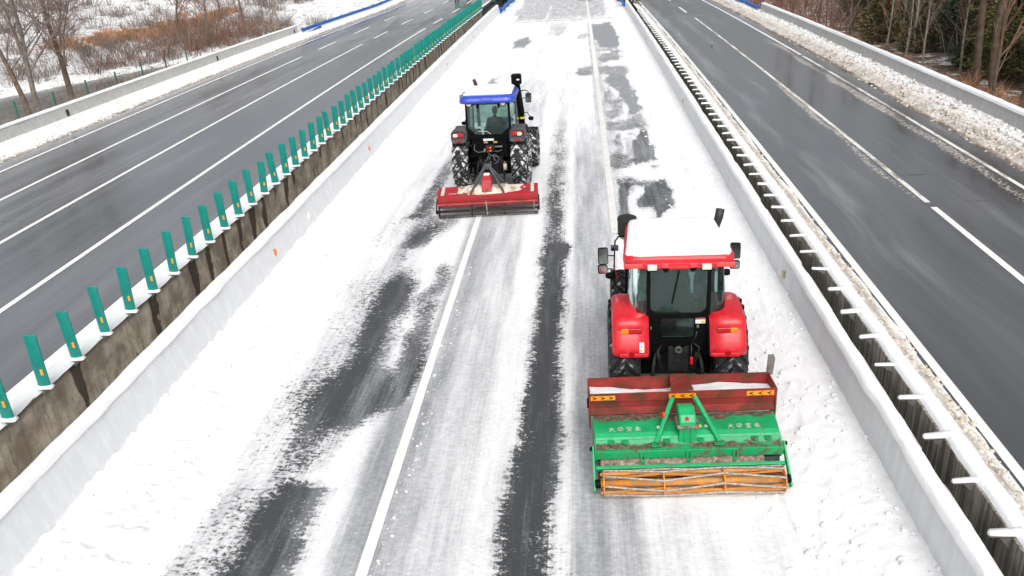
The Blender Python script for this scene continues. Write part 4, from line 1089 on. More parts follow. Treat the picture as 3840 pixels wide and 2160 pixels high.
    # mirrors
    mirror_assembly(T, -1, [(-.76, 1.16, 2.33), (-.86, 1.18, 2.32), (-.915, 1.18, 2.24), (-.93, 1.18, 1.95), (-.935, 1.18, 1.5), (-.90, 1.17, 1.42), (-.76, 1.15, 1.30)], [(-1.12, 1.15, 1.99, .17, .29, R(6)), (-1.13, 1.15, 1.745, .165, .16, R(6))], (-.99, 1.16, 1.62))
    c = B(); c.box((-.925, 1.15, 2.13), (.13, .09, .085)); co = c.obj('camera', M('blue_black_case', (.05, .06, .10), .4), T, bevel=.012); B().lathe([(.001, -.02), (.022, -.015), (.022, .02)], (-.95, 1.10, 2.13), 'y', 12).obj('camera_lens', BLACK, co)
    B().tube([(-.93, 1.14, 1.92), (-.95, 1.12, 1.80), (-.90, 1.12, 1.66), (-.89, 1.12, 1.58)], .006, 5).obj('red_cord', RED, T)
    mirror_assembly(T, 1, [(.74, 1.16, 2.33), (.84, 1.18, 2.30), (.86, 1.18, 2.1), (.86, 1.18, 1.62)], [(1.075, 1.15, 2.03, .17, .27, R(-6)), (1.075, 1.15, 1.78, .165, .15, R(-6))], (.95, 1.16, 1.64))
    # loose belongings in the cab are things of their own
    mt_ = Matrix.Translation(T.location) @ T.rotation_euler.to_matrix().to_4x4()
    for o in list(T.children):
        lab = {'purple_bag': ('purple cloth bag behind the small lower window of the red tractor', 'bag'), 'hanging_jacket': ('pale jacket hanging in the left rear corner of the red cab', 'jacket'), 'straw_hat': ('straw hat above the pale jacket in the red cab', 'hat')}.get(o.name.split('.')[0])
        if lab: o.parent = None; o.matrix_basis = mt_ @ o.matrix_basis; tag(o, *lab)
    return T
red_tractor()

# ------------------------------------------------------------------ blue tractor
def blue_tractor():
    T = thing('tractor', 'blue roofed tractor with lit tail lamps pulling the red tiller', 'tractor', (-2.72, 23.86, .02), R(-2.8)); T.scale = (1.03, 1.03, 1.03)
    RIM = M('pale_rim', (.45, .44, .42), .5, var=.1)
    for s in (-1, 1):
        wheel(T, s * .84, 0, .84, .46, s, 20, TYRE, RIM)
        wheel(T, s * .92, 2.40, .62, .36, s, 18, TYRE, RIM)
    hitch(T, -.35)
    B().box((0, 1.6, .74), (.42, 2.2, .38)).obj('chassis', IRON, T, bevel=.03)
    B().tube([(-.75, 2.45, .60), (.75, 2.45, .60)], .07, 10).obj('front_axle', IRON, T, smooth=True)
    h = B(); loops = [(1.15, .36, 1.66), (1.9, .36, 1.63), (2.6, .33, 1.54), (2.95, .29, 1.42), (3.05, .24, 1.3)]
    for y, w, zt in loops: h.v += [(-w, y, .82), (-w, y, zt - .10), (-w + .09, y, zt), (w - .09, y, zt), (w, y, zt - .10), (w, y, .82)]
    for i in range(len(loops) - 1):
        for j in range(5): h.f.append((i * 6 + j, i * 6 + j + 1, (i + 1) * 6 + j + 1, (i + 1) * 6 + j))
    h.f.append(tuple(range(6))); h.f.append(tuple(24 + j for j in range(6)))
    h.obj('bonnet', BLUE, T, bevel=.02)
    B().box((0, .42, 1.06), (1.20, 1.55, .08)).obj('cab_floor', BLACK, T)
    B().box((0, -.33, 1.32), (1.0, .06, .58)).obj('rear_panel', BLACK, T, bevel=.01)
    B().box((.0, .40, 1.42), (.48, .46, .14)).obj('seat_cushion', SEATF, T, bevel=.04)
    B().box((.0, .16, 1.58), (.46, .10, .30)).obj('seat_back', SEATF, T, bevel=.04)
    wh = B(); wh.lathe([(.17, -.012), (.185, 0), (.17, .012), (.155, 0), (.17, -.012)], (0, 0, 0), 'z', 20); wo = wh.obj('steering_wheel', BLACK, T, smooth=True); wo.location = (0, .98, 1.70); wo.rotation_euler = (R(-35), 0, 0)
    B().box((0, 1.12, 1.45), (.6, .14, .5)).obj('dashboard', BLACK, T, bevel=.03)
    B().box((0, .05, .80), (1.15, .35, .70)).obj('rear_frame', BLACK, T, bevel=.02)
    # cab frame and glass
    for s in (-1, 1):
        B().bar((s * .62, -.36, 1.58), (s * .60, -.30, 2.56), .06, .07, (0, 1, 0)).obj('rear_post', BLACK, T, bevel=.008)
        for y, n_ in ((.45, 'door_post'), (1.15, 'front_post')): B().bar((s * .72, y, 1.10), (s * .66, y - .05, 2.56), .05, .05, (0, 1, 0)).obj(n_, BLACK, T, bevel=.008)
        quad_glass([(s * .66, -.28, 1.70), (s * .735, .42, 1.15), (s * .675, .38, 2.54), (s * .63, -.24, 2.54)]).obj('rear_side_window', GLASS2, T, fix=False)
        quad_glass([(s * .735, .48, 1.15), (s * .735, 1.12, 1.15), (s * .675, 1.08, 2.54), (s * .675, .42, 2.54)]).obj('side_window', GLASS2, T, fix=False)
        B().bar((s * .73, -.30, 1.12), (s * .73, 1.18, 1.12), .05, .06).obj('sill', BLACK, T)
    quad_glass([(-.68, 1.16, 1.68), (.68, 1.16, 1.68), (.64, 1.10, 2.54), (-.64, 1.10, 2.54)]).obj('windscreen', GLASS2, T, fix=False)
    outl = [(-.60, 1.86), (-.36, 1.66), (.36, 1.66), (.60, 1.86), (.585, 2.54), (-.585, 2.54)]
    w = B(); w.prism(outl, 'y', -.365, -.355); wo = w.obj('rear_window', GLASS2, T)
    wf = B(); wf.tube([(x, -.37, z) for x, z in outl + outl[:1]], .024, 6); wf.obj('window_frame', BLACK, wo)
    gs = B(); gs.prism([(-.62, 1.56), (-.62, 1.85), (-.37, 1.645), (.37, 1.645), (.62, 1.85), (.62, 1.56)], 'y', -.40, -.37); gs.obj('window_gusset', BLACK, T)
    for x in (-.27, .33): B().box((x, -.39, 2.50), (.065, .04, .16)).obj('window_hinge', BLACK, T, bevel=.012)
    B().tube([(-.42, -.38, 1.70), (-.30, -.385, 1.78), (-.05, -.385, 1.77), (.05, -.385, 1.69)], .01, 5).obj('wiper', STEEL, T)
    # roof
    ro = B(); out = rounded_rect(-.80, .80, -.50, 1.28, .26, 5)
    out = [(x * (1 - .10 * max(0, (y - .2) / 1.1) ** 1.5), y) for x, y in out]
    layered(ro, [(inset(out, .12, 0, .4), 2.545), (inset(out, .03, 0, .4), 2.565), (out, 2.63), (inset(out, .05, 0, .4), 2.71), (inset(out, .16, 0, .4), 2.765)]); ro.obj('roof', BLUE, T, bevel=.015)
    for x in (-.17, .17): B().box((x, -.485, 2.66), (.02, .04, .10), (R(-22), 0, 0)).obj('roof_rib', BLUE, T, bevel=.006)
    rc = B(); rc.box((0, -.47, 2.68), (.30, .05, .09), (R(-22), 0, 0)); rc.obj('roof_panel', BLUE, T, bevel=.012)
    sn = B(); so = [(x, y) for x, y in inset(out, .14, 0, .4)]; so = [(x, max(y, -.22)) for x, y in so]
    dome = lambda z0: (lambda x, y: z0 - .06 * (x / .8) ** 2 + .01 * math.sin(x * 9 + y * 4))
    layered(sn, [(so, 2.735), (inset(so, .02, 0, .4), 2.795), (inset(so, .12, 0, .4), dome(2.84)), (inset(so, .35, 0, .4), dome(2.86))]); sn.obj('snow_cap', SNOW, T, smooth=True)
    for x in (-.50, .46):
        l = B(); l.lathe([(.001, -.012), (.066, -.008), (.07, .0), (.07, .05)], (x, -.44, 2.55), 'y', 16); lo = l.obj('work_lamp', LAMP_W, T, smooth=True)
        B().lathe([(.071, -.02), (.088, -.02), (.088, .08), (.071, .08)], (x, -.44, 2.55), 'y', 16).obj('lamp_housing', BLACK, lo)
    # fenders: grey plastic pods with light clusters over slimmer blue arches
    for s in (-1, 1):
        f = B(); prof = [(-.56, 1.50), (-.52, 1.58), (-.42, 1.70), (-.2, 1.78), (.1, 1.82), (.42, 1.72), (.66, 1.54), (.78, 1.34)]
        f.shell(prof, min(s * .62, s * 1.02), max(s * .62, s * 1.02), -.03); f.obj('fender', FENDER_G, T, bevel=.012)
        p = B(); pr = rounded_rect(-.225, .225, 1.50, 1.86, .11, 5)
        n_ = len(pr)
        for y, k in ((-.63, .78), (-.67, .90), (-.64, .97), (-.60, 1.0), (-.30, 1.0)): p.v += [(s * .83 + (x * k), y + .22 * max(0, zz - 1.62), 1.68 + (zz - 1.68) * k) for x, zz in pr]
        for r_ in range(4):
            for j in range(n_): p.f.append((r_ * n_ + j, r_ * n_ + (j + 1) % n_, (r_ + 1) * n_ + (j + 1) % n_, (r_ + 1) * n_ + j))
        p.f.append(tuple(range(n_))); p.f.append(tuple(4 * n_ + j for j in range(n_)))
        po = p.obj('fender_pod', FENDER_G, T, bevel=.012)
        tl = B(); tl.prism(rounded_rect(s * .83 - .165, s * .83 + .165, 1.695, 1.80, .04, 3), 'y', -.69, -.60); tl.obj('tail_lamp', LAMP_R, po, bevel=.01)
        lx = s * .83 + .075 if s > 0 else s * .83 - .075
        B().prism(rounded_rect(lx - .055, lx + .055, 1.71, 1.785, .025, 3), 'y', -.70, -.692).obj('lit_bulb', LIT, po)
        B().prism(rounded_rect(s * .83 - .07, s * .83 + .07, 1.545, 1.59, .02, 3), 'y', -.69, -.63).obj('reflector', LAMP_R, po)
    # back end: plate, valves, couplers, hoses, rams
    B().box((-.02, -.40, 1.535), (.30, .03, .06)).obj('plate_lamp', WHITE_ST, T, bevel=.006)
    for x in (-.10, .17): B().box((x, -.41, 1.465), (.11, .03, .05)).obj('warning_label', M('brass_label', (.42, .26, .06), .5), T)
    B().box((.02, -.46, 1.30), (.26, .12, .20)).obj('valve_block', IRON, T, bevel=.01)
    for i in range(4):
        B().lathe([(.001, -.04), (.028, -.035), (.028, .03)], (-.03 + (i % 2) * .07, -.53, 1.34 - (i // 2) * .09), 'y', 10).obj('coupler_cap', LAMP_O if i % 2 else LAMP_R, T)
    B().box((.25, -.42, 1.34), (.22, .035, .04)).obj('spool_lever', STEEL, T); B().box((-.14, -.50, 1.26), (.05, .05, .10), (0, .5, 0)).obj('hose_fitting', STEEL, T)
    for pts in ([(-.42, -.40, 1.42), (-.44, -.47, 1.28), (-.34, -.5, 1.20), (-.18, -.5, 1.22)], [(-.02, -.52, 1.14), (-.06, -.60, 1.02), (-.16, -.62, .92), (-.22, -.58, .80)], [(.03, -.52, 1.14), (.0, -.62, 1.0), (-.10, -.64, .90)], [(.10, -.52, 1.14), (.14, -.62, 1.02), (.22, -.6, .94)], [(.14, -.52, 1.15), (.28, -.60, 1.06), (.24, -.62, .93), (.12, -.62, .90)], [(.10, -.50, 1.24), (.24, -.52, 1.22), (.36, -.48, 1.25)], [(-.08, -.50, 1.22), (.06, -.58, 1.12), (.22, -.55, 1.08), (.30, -.5, .98)]):
        B().tube(pts, .014, 6).obj('hydraulic_hose', M('grey_hose', (.10, .10, .11), .4), T, smooth=True)
    B().tube([(.42, -.52, .68), (.42, -.50, .86)], .055, 12).obj('oil_filter', M('cream_filter', (.50, .43, .33), .5), T, smooth=True)
    B().tube([(.42, -.50, .86), (.42, -.50, .93)], .03, 8).obj('filter_neck', STEEL, T)
    tb = B(); tb.box((-.0, -.62, .90), (.09, .05, .16)); tb.obj('top_link_clevis', STEEL, T, bevel=.008)
    B().bar((0, -.45, 1.0), (0, -.95, .98), .06, .07).obj('top_link', IRON, T, bevel=.008)
    # intake and exhaust
    a = B(); a.lathe([(.001, 3.06), (.13, 3.055), (.155, 3.03), (.155, 2.80), (.14, 2.77), (.08, 2.74)], (.66, 1.25, 0), 'z', 20); ao = a.obj('air_intake', BLACK, T)
    B().tube([(.76, 1.25, 1.30), (.76, 1.25, 2.0), (.68, 1.25, 2.78)], [.085, .085, .075], 16).obj('intake_pipe', BLACK, T, smooth=True)
    B().lathe([(.09, -.03), (.092, -.03), (.092, .03), (.09, .03)], (.76, 1.25, 1.78), 'z', 16).obj('yellow_band', YELLOW, T)
    B().prism(rounded_rect(.68, .77, 2.90, 2.94, .018, 3), 'y', 1.085, 1.095).obj('white_label', WHITE_ST, ao)
    B().tube([(-.60, 1.55, 1.5), (-.60, 1.55, 2.66), (-.605, 1.53, 2.76), (-.64, 1.47, 2.90)], [.05, .05, .055, .05], 12).obj('exhaust_pipe', M('rusty_exhaust', (.11, .03, .03), .6, .2, var=.3), T, smooth=True)
    mirror_assembly(T, -1, [(-.66, 1.10, 2.58), (-.92, 1.15, 2.60), (-.97, 1.15, 2.54), (-.97, 1.15, 2.30)], [(-.97, 1.13, 2.40, .17, .27, R(5))], (-.94, 1.0, 1.72))
    B().tube([(-.70, 1.1, 1.86), (-.88, 1.05, 1.88), (-.93, 1.0, 1.76)], .012, 6).obj('lamp_arm', BLACK, T)
    mirror_assembly(T, 1, [(.66, 1.10, 2.58), (.92, 1.15, 2.60), (1.0, 1.15, 2.56), (1.0, 1.15, 2.4)], [(1.0, 1.13, 2.38, .17, .27, R(-5))], (1.08, 1.0, 1.80))
    B().tube([(.80, 1.2, 1.94), (.95, 1.08, 1.96), (1.04, 1.0, 1.84)], .012, 6).obj('lamp_arm', BLACK, T)
    return T
TB = blue_tractor()
driver(TB, -2.62, 24.20, 1.56)

# ------------------------------------------------------------------ green rotary tiller
TGREEN = M('green_paint', (.004, .33, .11), .45, var=.15, vs=3, dirt=(.10, .08, .045), damt=.42, ds=8)
TGREEN_C = M('clean_green_paint', (.004, .36, .125), .4, var=.12, vs=3, dirt=(.13, .11, .06), damt=.36, ds=10)
OXIDE = M('red_oxide_paint', (.25, .028, .024), .6, var=.3, vs=2.5, dirt=(.10, .040, .022), damt=.48, ds=3.4, spec=.25)
ORANGE = M('orange_paint', (.72, .27, .03), .55, var=.15, dirt=(.38, .27, .17), damt=.44, ds=16)
CRUST = M('icy_mud_crust', (.34, .31, .26), .8, var=.3, vs=25, dirt=(.62, .60, .56), damt=.42, ds=30, bump=.6, bs=60)
MUD = M('dried_mud', (.20, .15, .11), .9, var=.35, vs=14, dirt=(.42, .35, .28), damt=.42, ds=18, bump=.7, bs=50)
RUBBER = M('rubber_sheet', (.022, .024, .028), .6, var=.3, dirt=(.14, .11, .09), damt=.34, ds=7)

def m_hood():
    t = NT('muddy_green_paint')
    sep = t.n.new('ShaderNodeSeparateXYZ'); t.l(t.co, sep.inputs[0]); y = sep.outputs[1]
    n = t.noise(7, 8, t.mapn((.55, 1, 1)), .7); n2 = t.noise(2.5, 4)
    g_ = t.math('ADD', t.rng(y, .40, .455, .27, 0), t.rng(y, .66, .90, 0, .30))
    d = t.rng(t.math('ADD', t.math('ADD', n, g_), t.math('MULTIPLY', n2, .25)), .74, .90)
    c = t.mix(d, t.mix(t.rng(n2, .3, .7), (.003, .25, .08), (.005, .38, .14)), t.mix(t.rng(t.noise(20, 4), .4, .7), (.07, .042, .026), (.17, .12, .085)))
    return t.set(col=c, rough=t.rng(d, 0, 1, .4, .85, False))
HOOD = m_hood()

def roller(parent, W, rad, z, bars, discs, m_core, m_bar, m_disc, twist, core_r, bar_r):
    c = B(); c.tube([(-W, 0, z), (W, 0, z)], core_r, 14); c.obj('roller_shaft', m_core, parent, smooth=True)
    xs = np.linspace(-W + .05, W - .02, discs)
    for x in xs:
        d = B(); d.lathe([(core_r, -.008), (rad - .005, -.008), (rad - .005, .008), (core_r, .008)], (float(x), 0, z), 'x', 24)
        d.obj('roller_disc', m_disc, parent)
    seg = 8
    for i in range(bars):
        b = B(); pts = []
        n = (discs - 1) * seg
        for k in range(n + 1):
            x = xs[0] + (xs[-1] - xs[0]) * k / n; u = k / seg
            tri = abs((u % 2) - 1) if twist else 0
            a = 2 * math.pi * i / bars + .2 + twist * (tri - .5)
            pts.append((float(x), math.sin(a) * rad, z + math.cos(a) * rad))
        b.tube(pts, bar_r, 6); b.obj('roller_bar', m_bar[i % len(m_bar)], parent, smooth=True)

def chevrons(parent, x0, x1, y, z0, z1, direction):
    p = B(); p.box(((x0 + x1) / 2, y, (z0 + z1) / 2), (x1 - x0, .006, z1 - z0)); po = p.obj('reflective_strip', M('orange_reflective', (.85, .30, .01), .4, var=.05), parent)
    w = (x1 - x0) / 3; h = z1 - z0; zm = (z0 + z1) / 2
    for i in range(3):
        cx = x0 + w * (i + .5); d = direction * w * .28
        q = B(); q.prism([(cx - d, zm), (cx + d * .5, z1 - .012), (cx + d * 1.15, z1 - .012), (cx - d * .1, zm), (cx + d * 1.15, z0 + .012), (cx + d * .5, z0 + .012)], 'y', y - .0055, y - .0035); q.obj('chevron', BLACK, po)

def brush_text(parent, x0, y0, z0, size, lay, mat):
    """the four painted characters as brush strokes; lay(u, v) maps to the sheet"""
    CH = [  # da
          [[(.1, .62), (.9, .66)], [(.5, .98), (.48, .62), (.3, .28), (.08, .06)], [(.5, .60), (.68, .30), (.95, .08)]],
          # hua
          [[(.30, .98), (.22, .82), (.05, .66)], [(.24, .84), (.24, .50)], [(.82, .92), (.60, .78)], [(.58, .98), (.58, .62), (.90, .58), (.90, .70)], [(.05, .34), (.95, .36)], [(.50, .50), (.50, .02)]],
          # bao
          [[(.5, 1.0), (.55, .90)], [(.12, .68), (.14, .84), (.90, .86), (.84, .70)], [(.25, .62), (.76, .64)], [(.28, .38), (.74, .40)], [(.5, .62), (.5, .08)], [(.12, .08), (.92, .10)], [(.66, .28), (.74, .20)]],
          # lai
          [[(.2, .78), (.8, .80)], [(.30, .70), (.38, .58)], [(.70, .72), (.62, .58)], [(.06, .48), (.95, .50)], [(.5, 1.0), (.5, .02)], [(.48, .46), (.30, .22), (.08, .08)], [(.52, .46), (.72, .20), (.95, .08)]]]
    for i, ch in enumerate(CH):
        b = B()
        for st in ch:
            for (a, c) in zip(st[:-1], st[1:]):
                d = Vector((c[0] - a[0], c[1] - a[1])); L = d.length; d /= L; n_ = Vector((-d.y, d.x)) * .055
                q = [(a[0] - d.x * .03 + n_.x, a[1] - d.y * .03 + n_.y), (a[0] - d.x * .03 - n_.x, a[1] - d.y * .03 - n_.y), (c[0] + d.x * .03 - n_.x * .7, c[1] + d.y * .03 - n_.y * .7), (c[0] + d.x * .03 + n_.x * .7, c[1] + d.y * .03 + n_.y * .7)]
                b.add([lay(x0 + (i * 1.38 + u) * size, v * size) for u, v in q], [(0, 1, 2, 3)])
        b.obj('painted_character', mat, parent, fix=True)

def green_tiller():
    T = thing('rotary_tiller', 'green rotary tiller with dark red hopper and orange cage roller behind the red tractor', 'tiller', (1.335, 9.22, .02), R(2.2))
    W = 1.27
    bm = [ORANGE, CRUST, ORANGE, CRUST, ORANGE, CRUST]
    roller(T, W - .03, .175, .185, 8, 4, ORANGE, [CRUST], ORANGE, .5, .05, .014)
    for i in range(8):   # flat orange vanes between the crusted bars
        b = B(); seg = 8; n = 24; pts = []
        for k in range(n + 1):
            x = -W + .04 + (2 * W - .1) * k / n; u = k / seg; tri = abs((u % 2) - 1)
            for rr in (.115, .150):
                a = 2 * math.pi * (i + .5) / 8 + .2 - .5 * (tri - .5); pts.append((x, math.sin(a) * rr, .185 + math.cos(a) * rr))
        b.v = pts
        for k in range(n): b.f.append((2 * k, 2 * k + 1, 2 * k + 3, 2 * k + 2))
        b.obj('roller_vane', ORANGE, T, fix=False)
    # arms that carry the roller
    for s in (-1, 1):
        a = B(); a.bar((s * 1.305, .42, .50), (s * 1.315, -.06, .10), .028, .10, (0, .7, 1)); a.obj('roller_arm', TGREEN_C, T, bevel=.006)
        B().lathe([(.001, -.04), (.06, -.035), (.06, .04), (.001, .045)], (s * 1.27, 0, .185), 'x', 14).obj('bearing', BLACK, T)
        B().lathe([(.001, -.05), (.03, -.05), (.03, .05), (.001, .05)], (s * 1.30, .40, .48), 'x', 10).obj('pivot_pin', BLACK, T)
    B().box((0, .19, .295), (2.56, .05, .075), (R(25), 0, 0)).obj('cross_bar', TGREEN_C, T, bevel=.008)
    B().box((0, .33, .43), (2.58, .07, .125)).obj('rear_beam', TGREEN, T, bevel=.008)
    fl = B(); fl.shell([(.34, .385), (.36, .30), (.30, .19), (.18, .12)], -W + .02, W - .02, .012); fl.obj('rubber_flap', RUBBER, T)
    mud = B(); rn = random.Random(9)
    nx = 60
    for i in range(nx + 1):
        x = -W + .06 + (2 * W - .3) * i / nx
        for j in range(6):
            t = j / 5; y = .33 - .13 * t; z = .345 - .155 * t + .035 * math.sin(math.pi * t) * rn.uniform(.3, 1.5)
            mud.v.append((x, y + rn.uniform(-.01, .01), z + rn.uniform(0, .02)))
    for i in range(nx):
        for j in range(5): mud.f.append((i * 6 + j, i * 6 + j + 1, (i + 1) * 6 + j + 1, (i + 1) * 6 + j))
    mo = mud.obj('caked_mud', MUD, T, smooth=True, fix=False); mo['kind'] = 'stuff'
    for x in (-.63, 0, .63):
        b = B(); b.bar((x - .035, .29, .47), (x - .025, .255, .36), .010, .03); b.bar((x + .035, .29, .47), (x + .025, .255, .36), .010, .03); b.bar((x - .03, .25, .355), (x + .03, .25, .355), .03, .03); b.obj('spring_bracket', TGREEN_C, T)
    # hood over the rotor
    prof = [(.34, .495), (.40, .515), (.47, .575), (.56, .625), (.74, .665), (.92, .68)]
    hd = B(); hd.shell(prof, -W, W, .02); hd.obj('hood', HOOD, T, bevel=.004)
    cb = B(); cb.shell([(.458, .578), (.482, .600), (.545, .634)], -W + .004, W - .004, .010); cb.obj('hood_band', TGREEN_C, T)
    for s in (-1, 1):
        e = B(); e.prism([(.34, .49), (.47, .57), (.74, .66), (.92, .68), (1.0, .45), (.8, .18), (.5, .16), (.36, .30)], 'x', s * W - .012, s * W + .012); e.obj('side_plate', TGREEN, T, bevel=.004)
    rt_ = B(); rt_.tube([(-W + .03, .62, .30), (W - .03, .62, .30)], .07, 10); rt_.obj('rotor', IRON, T)
    for k in range(18):
        a = k * 2.4; x = -W + .1 + k * (2 * W - .2) / 17
        B().bar((x, .62, .30), (x + .05, .62 + .22 * math.sin(a), .30 + .22 * math.cos(a)), .05, .012).obj('tine', IRON, T)
    for x in (-1.05, -.86, .92, 1.10, .18, -.28):
        b = B(); b.lathe([(.012, -.012), (.05, -.012), (.05, .012), (.012, .012), (.012, -.012)], (x, .435, .56), 'z', 10); b.obj('chain_link', TGREEN, T)
    lay = lambda u, v: (u, .575 + v * .98, .6285 + v * .215 + .003)
    PT = M('pale_paint', (.55, .52, .42), .7, var=.2, vs=20)
    brush_text(T, -1.07, 0, 0, .088, lay, PT); brush_text(T, .58, 0, 0, .088, lay, PT)
    for x, w_, mt in ((.30, .07, WHITE_ST), (.19, .06, YELLOW), (-.36, .07, WHITE_ST)): B().box((x, .62, .653), (w_, .045, .006), (R(13), 0, 0)).obj('sticker', mt, T)
    # gearbox
    gb = B(); gb.prism([(-.13, .50), (.13, .50), (.115, .66), (.125, .80), (-.125, .80), (-.115, .66)], 'y', .42, .78); gb.obj('gearbox', TGREEN_C, T, bevel=.02)
    gc = B(); gc.prism([(.40, .78), (.78, .78), (.78, .94), (.62, .985), (.48, .93), (.42, .85)], 'x', -.115, .115); go = gc.obj('gearbox_cover', TGREEN_C, T, bevel=.025)
    for x in (-.045, .045): B().box((x, .412, .64), (.014, .02, .26)).obj('gearbox_rib', TGREEN_C, T)
    B().box((0, .52, .79), (.30, .30, .022)).obj('gearbox_flange', MUD, T, bevel=.004)
    B().lathe([(.001, -.02), (.025, -.015), (.025, .01)], (-.01, .445, .895), 'y', 10).obj('filler_plug', RED, go)
    for x in (-.14, .14):
        for y in (.45, .6): B().lathe([(.012, -.015), (.012, .015), (.001, .015)], (x, y, .80), 'z', 6).obj('bolt', STEEL, T)
    # struts of the headstock
    for s in (-1, 1):
        b = B(); b.bar((s * .43, .39, .55), (s * .15, .84, 1.00), .055, .055); b.obj('headstock_strut', TGREEN_C, T, bevel=.006)
        B().box((s * .43, .38, .535), (.14, .10, .018)).obj('strut_foot', TGREEN, T); B().lathe([(.001, -.03), (.014, -.03), (.014, .03), (.001, .03)], (s * .40, .36, .565), 'y', 8).obj('bolt', STEEL, T)
    B().bar((-.33, .70, .80), (-.30, .62, .86), .03, .07).obj('red_rag', M('red_rag', (.55, .05, .02), .8), T)
    # hopper
    H0, H1, zb_, z0, z1 = .96, 1.41, .66, .90, 1.03
    for nm, pl, x0, x1 in (('hopper_wall', None, -1.325, -1.305), ('hopper_wall', None, 1.305, 1.325)):
        b = B(); b.prism([(H0 - .03, .46), (H0 - .03, z1), (H1, z1 - .01), (H1, .62), (H0 + .12, .46)], 'x', x0, x1); b.obj(nm, OXIDE, T)
    B().box((0, H0 - .012, (z0 + z1) / 2), (2.61, .02, z1 - z0)).obj('hopper_lip', OXIDE, T, bevel=.004)
    fw_ = B(); fw_.shell([(H0 + .01, z0 + .02), (H0 + .02, .78), (H0 - .02, .685)], -1.305, 1.305, .012); fw_.obj('hopper_wall', OXIDE, T)
    B().box((0, H1, (z1 + .60) / 2), (2.61, .018, z1 - .62)).obj('hopper_wall', OXIDE, T)
    B().box((0, (H0 + H1) / 2, .665), (2.6, H1 - H0, .015)).obj('hopper_floor', OXIDE, T)
    sn = B(); nx, ny = 70, 10; 
    for i in range(nx + 1):
        for j in range(ny + 1):
            x = -1.30 + 2.6 * i / nx; y = H0 + .02 + (H1 - H0 - .04) * j / ny
            hgt = .915 + .035 * math.sin(x * 3.1) - .10 * max(0, (j / ny - .35)) ** 1.2 + float((fbm(np.array(x * 3), np.array(y * 6), 3, 4) - .5) * .07)
            sn.v.append((x, y, hgt))
    for i in range(nx):
        for j in range(ny): k = i * (ny + 1) + j; sn.f.append((k, k + ny + 1, k + ny + 2, k + 1))
    sn.obj('hopper_snow', SNOW, T, smooth=True, fix=False)
    br = B(); br.hexa([(-.16, H0 - .01, z1 + .004), (.16, H0 - .01, z1 + .004), (.12, H1, z1 + .006), (-.12, H1, z1 + .006), (-.16, H0 - .01, z1 + .02), (.16, H0 - .01, z1 + .02), (.12, H1, z1 + .02), (-.12, H1, z1 + .02)]); br.obj('hopper_strap', OXIDE, T, bevel=.005)
    chevrons(T, -1.30, -.95, H0 - .026, z0 + .03, z1 - .03, -1)
    chevrons(T, -.19, .19, H0 - .026, z0 + .03, z1 - .03, 1)
    chevrons(T, .90, 1.28, H0 - .026, z0 + .03, z1 - .03, 1)
    mp = B(); mp.prism([(-.055, -.17), (.04, -.17), (.06, .10), (.03, .17), (-.045, .15)], 'y', -.008, .008); mpo = mp.obj('marker_plate', M('dull_mirror', (.22, .21, .20), .4, .2, var=.2, dirt=(.12, .06, .05), damt=.42, ds=5), T, bevel=.004); mpo.location = (1.335, 1.40, 1.16); mpo.rotation_euler = (0, 0, R(-20))
    B().bar((1.335, 1.405, .95), (1.335, 1.405, 1.05), .02, .02).obj('marker_post', BLACK, T)
    for z in (.80, .88): B().box((-1.335, 1.02, z), (.03, .06, .05)).obj('side_hinge', BLACK, T)
    return T
green_tiller()

